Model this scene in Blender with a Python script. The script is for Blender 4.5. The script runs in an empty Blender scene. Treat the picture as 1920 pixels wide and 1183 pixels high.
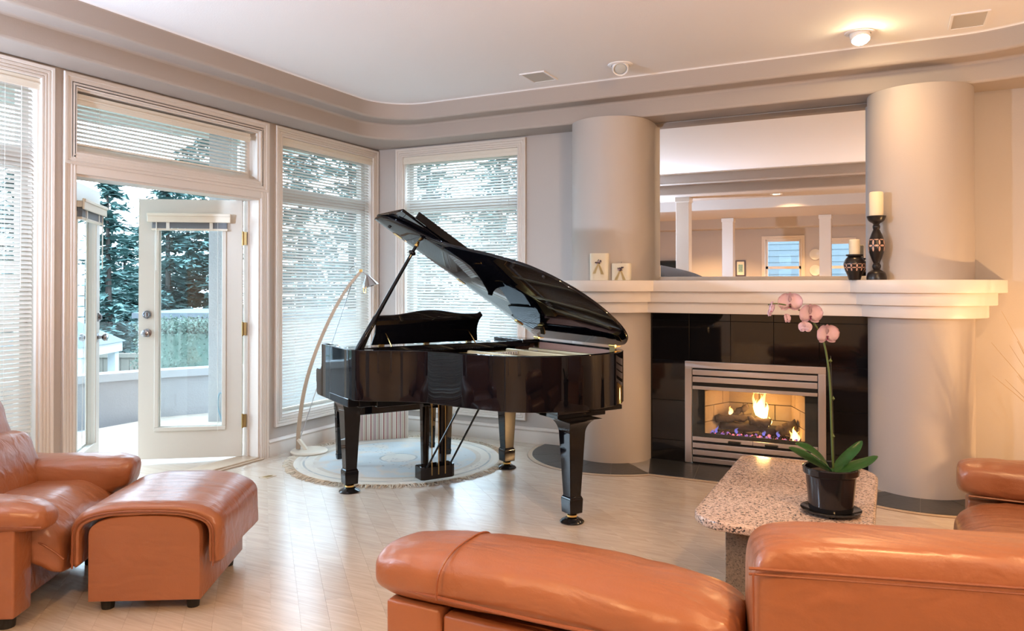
import bpy, bmesh, math, random
from mathutils import Vector, Matrix, noise
random.seed(7)
S = bpy.context.scene
COL = S.collection
PI = math.pi
R = math.radians

# ---------------------------------------------------------------- camera
cd = bpy.data.cameras.new('camera'); cam = bpy.data.objects.new('camera', cd); COL.objects.link(cam)
cam.location = (4.37, -5.854, 1.36)
cam.rotation_euler = (R(90.47), 0, R(26.63))
cd.sensor_width = 36; cd.lens = 1415 / 1920 * 36
cd.shift_y = -(591.5 - 520.2) / 1920
cd.clip_start = 0.05; cd.clip_end = 500
S.camera = cam

# ---------------------------------------------------------------- world: bright overcast sky
W = bpy.data.worlds.new('World'); S.world = W; W.use_nodes = True
bg = W.node_tree.nodes['Background']
bg.inputs[0].default_value = (0.64, 0.83, 1.0, 1); bg.inputs[1].default_value = 7.6
S.view_settings.view_transform = 'Standard'; S.view_settings.look = 'None'
S.view_settings.exposure = 0.55; S.view_settings.gamma = 1.0
S.view_settings.use_curve_mapping = False
WARM = (1.0, 0.58, 0.25)
S.cycles.max_bounces = 6; S.cycles.diffuse_bounces = 3; S.cycles.glossy_bounces = 3; S.cycles.transmission_bounces = 4
S.cycles.transparent_max_bounces = 16; S.cycles.caustics_reflective = False; S.cycles.caustics_refractive = False
S.cycles.sample_clamp_indirect = 6.0; S.cycles.adaptive_threshold = 0.05

def spot(name, loc, target, power, size, blend=0.6, color=WARM, radius=0.04):
    l = bpy.data.lights.new(name, 'SPOT'); l.energy = power; l.color = color
    l.spot_size = R(size); l.spot_blend = blend; l.shadow_soft_size = radius
    o = bpy.data.objects.new(name, l); COL.objects.link(o); o.location = loc
    o.rotation_euler = (Vector(target) - Vector(loc)).to_track_quat('-Z', 'Y').to_euler()
    return o

# ---------------------------------------------------------------- materials
def new_mat(name):
    m = bpy.data.materials.new(name); m.use_nodes = True
    return m, m.node_tree, m.node_tree.nodes['Principled BSDF']

def paint(name, col, rough=0.6, metal=0.0, spec=0.5, bump=0.0, bscale=80, var=0.0, vscale=6, coat=0.0, croughness=0.05):
    m, t, b = new_mat(name)
    b.inputs['Base Color'].default_value = (*col, 1); b.inputs['Roughness'].default_value = rough
    b.inputs['Metallic'].default_value = metal; b.inputs['Specular IOR Level'].default_value = spec
    b.inputs['Coat Weight'].default_value = coat; b.inputs['Coat Roughness'].default_value = croughness
    tc = t.nodes.new('ShaderNodeTexCoord')
    if var:
        n = t.nodes.new('ShaderNodeTexNoise'); n.inputs['Scale'].default_value = vscale; n.inputs['Detail'].default_value = 4
        r = t.nodes.new('ShaderNodeMix'); r.data_type = 'RGBA'
        r.inputs[6].default_value = (*[max(0, c * (1 - var)) for c in col], 1)
        r.inputs[7].default_value = (*[min(1, c * (1 + var)) for c in col], 1)
        t.links.new(tc.outputs['Object'], n.inputs['Vector']); t.links.new(n.outputs['Fac'], r.inputs[0])
        t.links.new(r.outputs[2], b.inputs['Base Color'])
    if bump:
        n2 = t.nodes.new('ShaderNodeTexNoise'); n2.inputs['Scale'].default_value = bscale; n2.inputs['Detail'].default_value = 3
        bp = t.nodes.new('ShaderNodeBump'); bp.inputs['Strength'].default_value = bump; bp.inputs['Distance'].default_value = 0.01
        t.links.new(tc.outputs['Object'], n2.inputs['Vector']); t.links.new(n2.outputs['Fac'], bp.inputs['Height'])
        t.links.new(bp.outputs['Normal'], b.inputs['Normal'])
    return m

def emit(name, col, strength, base=(0, 0, 0)):
    m, t, b = new_mat(name)
    b.inputs['Base Color'].default_value = (*base, 1)
    b.inputs['Emission Color'].default_value = (*col, 1); b.inputs['Emission Strength'].default_value = strength
    return m

def glass_mat(name, tint=(0.96, 0.99, 1.0), refl=0.07):
    m = bpy.data.materials.new(name); m.use_nodes = True; t = m.node_tree
    for n in list(t.nodes): t.nodes.remove(n)
    o = t.nodes.new('ShaderNodeOutputMaterial'); mx = t.nodes.new('ShaderNodeMixShader')
    a = t.nodes.new('ShaderNodeBsdfTransparent'); g = t.nodes.new('ShaderNodeBsdfGlossy')
    a.inputs[0].default_value = (*tint, 1); g.inputs['Roughness'].default_value = 0.02
    mx.inputs[0].default_value = refl * 0.6
    t.links.new(a.outputs[0], mx.inputs[1]); t.links.new(g.outputs[0], mx.inputs[2]); t.links.new(mx.outputs[0], o.inputs[0])
    return m

def leather(name, col):
    m, t, b = new_mat(name)
    b.inputs['Roughness'].default_value = 0.36; b.inputs['Coat Weight'].default_value = 0.25; b.inputs['Coat Roughness'].default_value = 0.25
    tc = t.nodes.new('ShaderNodeTexCoord')
    n = t.nodes.new('ShaderNodeTexNoise'); n.inputs['Scale'].default_value = 5; n.inputs['Detail'].default_value = 5
    r = t.nodes.new('ShaderNodeMix'); r.data_type = 'RGBA'
    r.inputs[6].default_value = (*[c * 0.86 for c in col], 1); r.inputs[7].default_value = (*[min(1, c * 1.12) for c in col], 1)
    t.links.new(tc.outputs['Object'], n.inputs['Vector']); t.links.new(n.outputs['Fac'], r.inputs[0]); t.links.new(r.outputs[2], b.inputs['Base Color'])
    mp = t.nodes.new('ShaderNodeMapping'); mp.inputs['Scale'].default_value = (2.2, 7, 5)
    w = t.nodes.new('ShaderNodeTexNoise'); w.inputs['Scale'].default_value = 2.4; w.inputs['Detail'].default_value = 2; w.inputs['Distortion'].default_value = 0.6
    f = t.nodes.new('ShaderNodeTexNoise'); f.inputs['Scale'].default_value = 160; f.inputs['Detail'].default_value = 2
    b1 = t.nodes.new('ShaderNodeBump'); b1.inputs['Strength'].default_value = 0.32; b1.inputs['Distance'].default_value = 0.03
    b2 = t.nodes.new('ShaderNodeBump'); b2.inputs['Strength'].default_value = 0.12; b2.inputs['Distance'].default_value = 0.004
    t.links.new(tc.outputs['Object'], mp.inputs['Vector']); t.links.new(mp.outputs[0], w.inputs['Vector'])
    t.links.new(tc.outputs['Object'], f.inputs['Vector'])
    t.links.new(w.outputs['Fac'], b1.inputs['Height']); t.links.new(f.outputs['Fac'], b2.inputs['Height'])
    t.links.new(b1.outputs['Normal'], b2.inputs['Normal']); t.links.new(b2.outputs['Normal'], b.inputs['Normal'])
    return m

def wood_floor(name):
    m, t, b = new_mat(name)
    tc = t.nodes.new('ShaderNodeTexCoord'); oi = t.nodes.new('ShaderNodeObjectInfo')
    mp = t.nodes.new('ShaderNodeMapping'); mp.inputs['Rotation'].default_value = (0, 0, R(45)); mp.inputs['Scale'].default_value = (1.2, 16, 1)
    ad = t.nodes.new('ShaderNodeVectorMath'); ad.operation = 'ADD'
    sc = t.nodes.new('ShaderNodeVectorMath'); sc.operation = 'SCALE'; sc.inputs['Scale'].default_value = 1.0
    cx = t.nodes.new('ShaderNodeCombineXYZ'); mu = t.nodes.new('ShaderNodeMath'); mu.operation = 'MULTIPLY'; mu.inputs[1].default_value = 37.0
    t.links.new(oi.outputs['Random'], mu.inputs[0]); t.links.new(mu.outputs[0], cx.inputs['Z'])
    t.links.new(tc.outputs['Object'], mp.inputs['Vector']); t.links.new(mp.outputs[0], ad.inputs[0]); t.links.new(cx.outputs[0], ad.inputs[1])
    n = t.nodes.new('ShaderNodeTexNoise'); n.inputs['Scale'].default_value = 2.4; n.inputs['Detail'].default_value = 7; n.inputs['Distortion'].default_value = 1.4
    t.links.new(ad.outputs[0], n.inputs['Vector'])
    cr = t.nodes.new('ShaderNodeValToRGB')
    cr.color_ramp.elements[0].position = 0.3; cr.color_ramp.elements[0].color = (0.55, 0.45, 0.36, 1)
    cr.color_ramp.elements[1].position = 0.7; cr.color_ramp.elements[1].color = (0.68, 0.58, 0.48, 1)
    t.links.new(n.outputs['Fac'], cr.inputs[0])
    hs = t.nodes.new('ShaderNodeHueSaturation')
    vv = t.nodes.new('ShaderNodeMapRange'); vv.inputs['To Min'].default_value = 0.955; vv.inputs['To Max'].default_value = 1.045
    t.links.new(oi.outputs['Random'], vv.inputs['Value']); t.links.new(vv.outputs[0], hs.inputs['Value'])
    t.links.new(cr.outputs[0], hs.inputs['Color']); t.links.new(hs.outputs[0], b.inputs['Base Color'])
    b.inputs['Roughness'].default_value = 0.27; b.inputs['Specular IOR Level'].default_value = 0.6
    b.inputs['Coat Weight'].default_value = 0.5; b.inputs['Coat Roughness'].default_value = 0.22
    bp = t.nodes.new('ShaderNodeBump'); bp.inputs['Strength'].default_value = 0.05; bp.inputs['Distance'].default_value = 0.003
    t.links.new(n.outputs['Fac'], bp.inputs['Height']); t.links.new(bp.outputs['Normal'], b.inputs['Normal'])
    return m

def granite(name, cols, scale=110, rough=0.18):
    m, t, b = new_mat(name)
    tc = t.nodes.new('ShaderNodeTexCoord'); v = t.nodes.new('ShaderNodeTexVoronoi'); v.inputs['Scale'].default_value = scale
    n = t.nodes.new('ShaderNodeTexNoise'); n.inputs['Scale'].default_value = scale * 0.9; n.inputs['Detail'].default_value = 3
    ad = t.nodes.new('ShaderNodeMath'); ad.operation = 'MULTIPLY_ADD'; ad.inputs[1].default_value = 0.5
    sp = t.nodes.new('ShaderNodeSeparateColor')
    t.links.new(tc.outputs['Object'], v.inputs['Vector']); t.links.new(tc.outputs['Object'], n.inputs['Vector'])
    t.links.new(v.outputs['Color'], sp.inputs[0]); t.links.new(sp.outputs[0], ad.inputs[0])
    hf = t.nodes.new('ShaderNodeMath'); hf.operation = 'MULTIPLY'; hf.inputs[1].default_value = 0.6
    t.links.new(n.outputs['Fac'], hf.inputs[0]); t.links.new(hf.outputs[0], ad.inputs[2])
    cr = t.nodes.new('ShaderNodeValToRGB'); el = cr.color_ramp.elements
    while len(el) > 1: el.remove(el[-1])
    for i, (p, c) in enumerate(cols):
        e = el[0] if i == 0 else el.new(p)
        e.position = p; e.color = (*c, 1)
    cr.color_ramp.interpolation = 'CONSTANT'
    t.links.new(ad.outputs[0], cr.inputs[0]); t.links.new(cr.outputs[0], b.inputs['Base Color'])
    b.inputs['Roughness'].default_value = rough
    return m

def no_sample(m):
    try: m.cycles.emission_sampling = 'NONE'
    except Exception: pass
    return m
M = {}
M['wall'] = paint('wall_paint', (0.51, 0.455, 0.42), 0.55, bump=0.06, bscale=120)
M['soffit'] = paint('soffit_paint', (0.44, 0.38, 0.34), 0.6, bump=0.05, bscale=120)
M['ceil'] = paint('ceiling_paint', (0.93, 0.925, 0.945), 0.8, bump=0.12, bscale=150)
M['trim'] = paint('trim_paint', (0.74, 0.67, 0.61), 0.35)
M['mantel'] = paint('mantel_paint', (0.84, 0.78, 0.74), 0.4)
M['door'] = paint('door_trim_darkened', (0.64, 0.60, 0.54), 0.35)  # trim paint in a darker tone, offsetting overbright sky light on the leaves
def translucent(name, col, tr):
    m = bpy.data.materials.new(name); m.use_nodes = True; t = m.node_tree; b = t.nodes['Principled BSDF']
    b.inputs['Base Color'].default_value = (*col, 1); b.inputs['Roughness'].default_value = 0.4
    mx = t.nodes.new('ShaderNodeMixShader'); tl = t.nodes.new('ShaderNodeBsdfTranslucent'); tl.inputs[0].default_value = (*col, 1); mx.inputs[0].default_value = tr
    t.links.new(b.outputs[0], mx.inputs[1]); t.links.new(tl.outputs[0], mx.inputs[2]); t.links.new(mx.outputs[0], t.nodes['Material Output'].inputs[0])
    return m
M['blind'] = translucent('blind_slat', (0.80, 0.80, 0.77), 0.25)
M['blindrail'] = paint('blind_rail', (0.78, 0.72, 0.62), 0.4)
M['cord'] = paint('blind_cord', (0.8, 0.8, 0.76), 0.7)
M['glass'] = glass_mat('window_glass')
M['floor'] = wood_floor('oak_floor')
M['inlay'] = paint('walnut_inlay', (0.22, 0.14, 0.09), 0.3)
M['threshold'] = paint('oak_threshold', (0.52, 0.40, 0.29), 0.35, var=0.1, vscale=20)
M['slate'] = paint('hearth_slate', (0.030, 0.033, 0.038), 0.3, bump=0.1, bscale=30, var=0.25, vscale=9)
M['grout'] = paint('grout', (0.35, 0.33, 0.31), 0.8)
M['blacktile'] = paint('black_granite', (0.006, 0.006, 0.008), 0.05, spec=0.5)
M['steel'] = paint('brushed_steel', (0.68, 0.64, 0.64), 0.32, metal=1.0, bump=0.03, bscale=200)
M['chrome'] = paint('chrome', (0.62, 0.62, 0.64), 0.15, metal=1.0)
M['pewter'] = paint('pewter', (0.33, 0.33, 0.36), 0.22, metal=1.0)
M['brass'] = paint('brass', (0.80, 0.55, 0.20), 0.2, metal=1.0)
M['oldbrass'] = paint('aged_brass', (0.42, 0.30, 0.13), 0.35, metal=1.0)
M['black'] = paint('matte_black', (0.012, 0.012, 0.012), 0.6)
M['lacquer'] = paint('piano_lacquer', (0.004, 0.004, 0.006), 0.03, spec=0.38)
M['goldplate'] = paint('gold_plate', (0.62, 0.42, 0.15), 0.35, metal=0.7)
M['inner'] = paint('inner_rim_pinkish', (0.46, 0.27, 0.22), 0.25, coat=0.3)  # glossy pinkish brown for the inner face of the rim
M['sound'] = paint('soundboard', (0.55, 0.36, 0.18), 0.35)
M['string'] = paint('piano_string', (0.75, 0.75, 0.75), 0.25, metal=1.0)
M['ivory'] = paint('ivory_key', (0.85, 0.82, 0.75), 0.25)
M['felt'] = paint('damper_felt', (0.75, 0.73, 0.7), 0.9)
M['mirror'] = paint('mirror_silver', (0.93, 0.93, 0.93), 0.0, metal=1.0)
M['leather'] = leather('peach_leather', (0.32, 0.112, 0.046))
M['piping'] = paint('leather_piping', (0.25, 0.075, 0.03), 0.4)
M['granite'] = granite('pink_granite', [(0.0, (0.03, 0.028, 0.03)), (0.32, (0.20, 0.15, 0.13)), (0.42, (0.56, 0.40, 0.32)), (0.62, (0.68, 0.52, 0.43)), (0.80, (0.40, 0.28, 0.22))], 150)
M['granite2'] = granite('brown_granite', [(0.0, (0.10, 0.075, 0.055)), (0.35, (0.19, 0.14, 0.10)), (0.6, (0.24, 0.18, 0.13))], 190, 0.3)
M['pot'] = paint('black_ceramic', (0.012, 0.012, 0.014), 0.12)
M['leaf'] = paint('orchid_leaf', (0.045, 0.16, 0.04), 0.3, var=0.25, vscale=12)
M['stem'] = paint('orchid_stem', (0.09, 0.13, 0.035), 0.5)
M['petal'] = paint('orchid_petal', (0.88, 0.66, 0.74), 0.55, var=0.12, vscale=25)
M['lip'] = paint('orchid_lip', (0.62, 0.10, 0.32), 0.5)
M['soil'] = paint('bark_soil', (0.10, 0.06, 0.035), 0.9, bump=0.6, bscale=60)
M['wax'] = paint('cream_wax', (0.86, 0.76, 0.56), 0.5)
M['wax2'] = paint('white_wax', (0.86, 0.80, 0.66), 0.5)
M['ribbon'] = paint('organza_ribbon', (0.85, 0.72, 0.42), 0.45)
M['darkflower'] = paint('dried_flower', (0.10, 0.08, 0.10), 0.7)
M['mauveflower'] = paint('mauve_flower', (0.45, 0.32, 0.38), 0.7)
M['ebony'] = paint('ebony_wood', (0.014, 0.011, 0.011), 0.3)
M['carved'] = paint('carved_petal', (0.80, 0.50, 0.38), 0.5)
M['lampwood'] = paint('lamp_birch', (0.50, 0.38, 0.27), 0.4, var=0.1, vscale=10)
M['lampcream'] = paint('lamp_base_cream', (0.80, 0.72, 0.60), 0.3)
M['deck'] = paint('deck_membrane', (0.42, 0.43, 0.45), 0.6, var=0.05, vscale=2)
M['stucco'] = paint('stucco', (0.33, 0.32, 0.325), 0.9, bump=0.4, bscale=60, var=0.06, vscale=4)
M['cap'] = paint('parapet_cap', (0.38, 0.38, 0.39), 0.6)
M['housewhite'] = paint('house_white', (0.40, 0.42, 0.44), 0.8)
M['roof'] = paint('roof_shingle', (0.10, 0.12, 0.135), 0.9, var=0.3, vscale=15)
M['fence'] = paint('cedar_fence', (0.19, 0.17, 0.14), 0.9, var=0.2, vscale=5)
M['bark'] = paint('bark', (0.045, 0.035, 0.03), 0.9)
M['needles'] = paint('fir_needles', (0.095, 0.185, 0.175), 0.7, var=0.35, vscale=3)
M['hedge'] = paint('hedge_leaves', (0.085, 0.125, 0.095), 0.9, var=0.35, vscale=8)
M['lawn'] = paint('lawn', (0.06, 0.10, 0.05), 0.9, var=0.3, vscale=2)
M['siding'] = paint('blue_siding', (0.11, 0.135, 0.15), 0.8)
M['grass'] = paint('dried_reed', (0.50, 0.36, 0.20), 0.8)

# ---------------------------------------------------------------- mesh helpers
def bx(bm, x0, x1, y0, y1, z0, z1, mi=0):
    vs = [bm.verts.new(p) for p in ((x0, y0, z0), (x1, y0, z0), (x1, y1, z0), (x0, y1, z0), (x0, y0, z1), (x1, y0, z1), (x1, y1, z1), (x0, y1, z1))]
    for f in ((3, 2, 1, 0), (4, 5, 6, 7), (0, 1, 5, 4), (1, 2, 6, 5), (2, 3, 7, 6), (3, 0, 4, 7)):
        bm.faces.new([vs[i] for i in f]).material_index = mi
    return vs

def box(x0, x1, y0, y1, z0, z1, bev=0.0, seg=2):
    bm = bmesh.new(); bx(bm, x0, x1, y0, y1, z0, z1)
    if bev: bmesh.ops.bevel(bm, geom=bm.edges[:], offset=bev, segments=seg, affect='EDGES', profile=0.5)
    return bm

def prism(poly, z0, z1, bev=0.0, seg=2):
    bm = bmesh.new(); n = len(poly)
    a = [bm.verts.new((p[0], p[1], z0)) for p in poly]; b = [bm.verts.new((p[0], p[1], z1)) for p in poly]
    ar = sum(poly[i][0] * poly[(i + 1) % n][1] - poly[(i + 1) % n][0] * poly[i][1] for i in range(n))
    bot, top = bm.faces.new(a), bm.faces.new(b)
    for i in range(n):
        bm.faces.new((a[i], a[(i + 1) % n], b[(i + 1) % n], b[i]))
    bmesh.ops.recalc_face_normals(bm, faces=bm.faces[:])
    if bev:
        es = [e for e in bm.edges if abs(e.verts[0].co.z - e.verts[1].co.z) < 1e-6]
        bmesh.ops.bevel(bm, geom=es, offset=bev, segments=seg, affect='EDGES', profile=0.5)
    return bm

def lathe(prof, seg=32, cx=0, cy=0, cz=0):
    bm = bmesh.new(); rings = []
    for r, z in prof:
        if r < 1e-5: rings.append([bm.verts.new((cx, cy, cz + z))])
        else: rings.append([bm.verts.new((cx + r * math.cos(2 * PI * i / seg), cy + r * math.sin(2 * PI * i / seg), cz + z)) for i in range(seg)])
    for a, b in zip(rings, rings[1:]):
        if len(a) == 1 and len(b) == 1: continue
        for i in range(seg):
            j = (i + 1) % seg
            if len(a) == 1: bm.faces.new((a[0], b[j], b[i]))
            elif len(b) == 1: bm.faces.new((a[i], a[j], b[0]))
            else: bm.faces.new((a[i], a[j], b[j], b[i]))
    bmesh.ops.recalc_face_normals(bm, faces=bm.faces[:])
    return bm

def tube(pts, r, seg=10, bm=None, flat=1.0):
    bm = bm or bmesh.new(); pts = [Vector(p) for p in pts]; n = len(pts); rings = []
    up = Vector((0, 0, 1)); prev = None
    for i, p in enumerate(pts):
        d = (pts[min(i + 1, n - 1)] - pts[max(i - 1, 0)]).normalized()
        if prev is None:
            a = d.cross(up if abs(d.z) < 0.9 else Vector((1, 0, 0))).normalized()
        else:
            a = (prev - d * prev.dot(d)).normalized()
        prev = a; b = d.cross(a).normalized()
        rr = r[i] if isinstance(r, (list, tuple)) else r
        rings.append([bm.verts.new(p + (a * math.cos(2 * PI * k / seg) + b * math.sin(2 * PI * k / seg) * flat) * rr) for k in range(seg)])
    for A_, B_ in zip(rings, rings[1:]):
        for k in range(seg):
            bm.faces.new((A_[k], A_[(k + 1) % seg], B_[(k + 1) % seg], B_[k]))
    bm.faces.new(rings[0][::-1]); bm.faces.new(rings[-1])
    bmesh.ops.recalc_face_normals(bm, faces=bm.faces[:])
    return bm

def spline(pts, n=40):
    pts = [Vector(p) for p in pts]; P = [pts[0] * 2 - pts[1]] + pts + [pts[-1] * 2 - pts[-2]]; out = []
    segs = len(pts) - 1
    for i in range(n + 1):
        t = i / n * segs; k = min(int(t), segs - 1); u = t - k
        p0, p1, p2, p3 = P[k:k + 4]
        out.append(0.5 * ((2 * p1) + (p2 - p0) * u + (2 * p0 - 5 * p1 + 4 * p2 - p3) * u * u + (3 * p1 - p0 - 3 * p2 + p3) * u ** 3))
    return out

def sgp(v, e): return math.copysign(abs(v) ** e, v)

def bolster(L, Wd, H, nu=40, nv=32, e_end=0.45, e_sec=0.75, fn=None):
    """rounded cushion, long axis x, centred at origin"""
    bm = bmesh.new(); rings = []
    for i in range(nu + 1):
        a = -PI / 2 + PI * i / nu
        x = sgp(math.sin(a), e_end) * L / 2; s = max(abs(math.cos(a)), 1e-4) ** e_end
        if i in (0, nu): rings.append([bm.verts.new((x, 0, 0))]); continue
        rg = []
        for k in range(nv):
            t = 2 * PI * k / nv
            p = Vector((x, sgp(math.cos(t), e_sec) * s * Wd / 2, sgp(math.sin(t), e_sec) * s * H / 2))
            if fn: p = Vector(fn(p))
            rg.append(bm.verts.new(p))
        rings.append(rg)
    for a, b in zip(rings, rings[1:]):
        for k in range(nv):
            j = (k + 1) % nv
            if len(a) == 1: bm.faces.new((a[0], b[k], b[j]))
            elif len(b) == 1: bm.faces.new((a[k], b[0], a[j]))
            else: bm.faces.new((a[k], b[k], b[j], a[j]))
    bmesh.ops.recalc_face_normals(bm, faces=bm.faces[:])
    return bm

def mesh_of(name, bm, mats, smooth=False):
    me = bpy.data.meshes.new(name); bm.to_mesh(me); bm.free()
    for m in (mats if isinstance(mats, (list, tuple)) else [mats]): me.materials.append(m)
    if smooth:
        for p in me.polygons: p.use_smooth = True
        if smooth == 'auto':
            try: me.set_sharp_from_angle(angle=R(38))
            except Exception: pass
    return me

XF = {}
def obj(name, bm, mat, parent=None, smooth=False, world=False, label=None, kind=None):
    """one mesh object; world=True: vertices were given in world space although it has a parent"""
    if world and parent is not None:
        bmesh.ops.transform(bm, matrix=XF[parent.name].inverted(), verts=bm.verts[:])
    o = bpy.data.objects.new(name, mesh_of(name, bm, mat, smooth)); COL.objects.link(o)
    if parent is not None:
        o.parent = parent; XF[o.name] = XF[parent.name].copy()
    else: XF[o.name] = Matrix.Identity(4)
    if label: o['label'] = label
    if kind: o['kind'] = kind
    return o

def inst(name, me, parent, mtx):
    o = bpy.data.objects.new(name, me); COL.objects.link(o); o.parent = parent
    o.location = mtx.to_translation(); o.rotation_euler = mtx.to_euler()
    return o

def thing(name, label, cat=None, loc=(0, 0, 0), rz=0, group=None, kind=None):
    o = bpy.data.objects.new(name, None); COL.objects.link(o); o.location = loc; o.rotation_euler = (0, 0, rz)
    o.empty_display_size = 0.1
    XF[o.name] = Matrix.Translation(loc) @ Matrix.Rotation(rz, 4, 'Z')
    o['label'] = label
    if cat: o['category'] = cat
    if group: o['group'] = group
    if kind: o['kind'] = kind
    return o

def tag(o, label, cat=None, group=None, kind=None):
    o['label'] = label
    if cat: o['category'] = cat
    if group: o['group'] = group
    if kind: o['kind'] = kind
    return o

def bevel_mod(o, w=0.006, seg=2, ang=40):
    m = o.modifiers.new('bevel', 'BEVEL'); m.width = w; m.segments = seg; m.limit_method = 'ANGLE'; m.angle_limit = R(ang)
    return o
def subsurf(o, lv=2):
    m = o.modifiers.new('subd', 'SUBSURF'); m.levels = lv; m.render_levels = lv
    return o

# ================================================================ THE SHELL
ZS, ZM, ZC = 2.63, 2.767, 2.905        # soffit, step, ceiling heights
# ---- left wall with openings (x = 0, thickness outwards)
WT = 0.16
def wall_x(name, ranges_y, openings, x0, x1, zt, label, mat='wall'):
    bm = bmesh.new(); ya, yb = ranges_y
    ys = sorted(set([ya, yb] + [o[0] for o in openings] + [o[1] for o in openings]))
    for p, q in zip(ys, ys[1:]):
        zs = [(o[2], o[3]) for o in openings if o[0] <= p + 1e-6 and o[1] >= q - 1e-6]
        zs.sort(); z = 0
        for a, b in zs:
            if a > z: bx(bm, x0, x1, p, q, z, a)
            z = b
        if z < zt: bx(bm, x0, x1, p, q, z, zt)
    bmesh.ops.remove_doubles(bm, verts=bm.verts[:], dist=1e-5)
    return tag(obj(name, bm, M[mat]), label, kind='structure')

W1 = (-4.50, -3.20, 0.30, 2.54); W3 = (-1.27, -0.085, 0.30, 2.54); W4 = (0.30, 1.495, 0.265, 2.54)
DOOR = (-2.99, -1.50, 0.0, 2.02); TRS = (-2.985, -1.515, 2.15, 2.535)
wall_x('wall_left', (-5.6, 0.16), [W1, W3, DOOR, (TRS[0], TRS[1], TRS[2], TRS[3])], -WT, 0, ZC + 0.1, 'taupe painted wall with the balcony doors and tall windows')
def wall_y(name, rng, openings, y0, y1, zt, label):
    bm = bmesh.new(); xa, xb = rng
    xs = sorted(set([xa, xb] + [o[0] for o in openings] + [o[1] for o in openings]))
    for p, q in zip(xs, xs[1:]):
        zs = sorted((o[2], o[3]) for o in openings if o[0] <= p + 1e-6 and o[1] >= q - 1e-6); z = 0
        for a, b in zs:
            if a > z: bx(bm, p, q, y0, y1, z, a)
            z = b
        if z < zt: bx(bm, p, q, y0, y1, z, zt)
    bmesh.ops.remove_doubles(bm, verts=bm.verts[:], dist=1e-5)
    return tag(obj(name, bm, M['wall']), label, kind='structure')
FB = (2.99, 3.93, 0.0, 0.76)          # firebox opening in the chimney wall
wall_y('wall_back', (0.0, 6.3), [W4, FB], 0, WT, ZC + 0.1, 'taupe painted wall behind the piano and the fireplace')
tag(obj('wall_right', box(6.3, 6.46, -12.6, 0.16, 0, ZC + 0.1), M['wall']), 'taupe painted wall on the right, out of view', kind='structure')

# ---- ceiling with a two-step rounded tray
def rrect(x0, x1, y0, y1, rr, n=14):
    """rr: radii at (x0,y1) back-left, (x1,y1) back-right, (x1,y0), (x0,y0); counter-clockwise from back-left"""
    out = []; cor = []
    spec = [((x0, y1), rr[0], (1, -1), 90), ((x0, y0), rr[3], (1, 1), 180), ((x1, y0), rr[2], (-1, 1), 270), ((x1, y1), rr[1], (-1, -1), 0)]
    for (cx, cy), r, (sx, sy), a0 in spec:
        for i in range(n + 1):
            a = R(a0 + 90 * i / n)
            out.append((cx + sx * r + r * math.cos(a), cy + sy * r + r * math.sin(a))); cor.append((cx, cy))
    return out, cor
def tray_ceiling(name, rect, in1, in2, r1, r2, label, ztop=ZC):
    bm = bmesh.new()
    p4, c4 = rrect(*in1, r1); p1, c1 = rrect(*in2, r2)
    corner = {0: (rect[0], rect[3]), 1: (rect[0], rect[2]), 2: (rect[1], rect[2]), 3: (rect[1], rect[3])}
    n = len(p4); per = n // 4
    L = []
    def ring(pts, z): return [bm.verts.new((x, y, z)) for x, y in pts]
    outer = []
    for i in range(n):
        q = i // per; j = i % per; cx, cy = corner[q]
        x, y = p4[i]
        # blend: first point of the arc projects straight, middle goes to the corner
        mid = abs(j - (per - 1) / 2) < (per - 1) / 2 - 0.5
        if mid: outer.append((cx, cy))
        else:
            ex = abs(x - in1[0]) < 1e-6 or abs(x - in1[1]) < 1e-6
            outer.append((cx, y) if ex else (x, cy))
    R0 = ring(outer, ZS); R4 = ring(p4, ZS); R3 = ring(p4, ZM); R2 = ring(p1, ZM); R1 = ring(p1, ztop)
    for A_, B_, mi in ((R0, R4, 0), (R4, R3, 0), (R3, R2, 0), (R2, R1, 0)):
        for i in range(n):
            j = (i + 1) % n
            try: bm.faces.new((A_[i], A_[j], B_[j], B_[i])).material_index = mi
            except Exception: pass
    f = bm.faces.new(R1); f.material_index = 1
    bmesh.ops.remove_doubles(bm, verts=bm.verts[:], dist=1e-5)
    for f in bm.faces:
        f.normal_update()
    # closed slab above so that no light leaks in
    bx(bm, rect[0] - 0.16, rect[1] + 0.16, rect[2], rect[3] + 0.16, ztop + 0.10, ztop + 0.2)
    bmesh.ops.recalc_face_normals(bm, faces=bm.faces[:])
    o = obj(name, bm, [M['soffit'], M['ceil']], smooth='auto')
    bevel_mod(o, 0.018, 3, 50)
    return tag(o, label, kind='structure')
tray_ceiling('ceiling', (0, 6.3, -5.6, 0), (0.28, 5.66, -4.90, -0.28), (0.44, 5.50, -4.72, -0.442), (0.42, 0.85, 0.42, 0.42), (0.40, 0.78, 0.40, 0.40), 'pale tray ceiling with a two-step rounded soffit')

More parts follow.
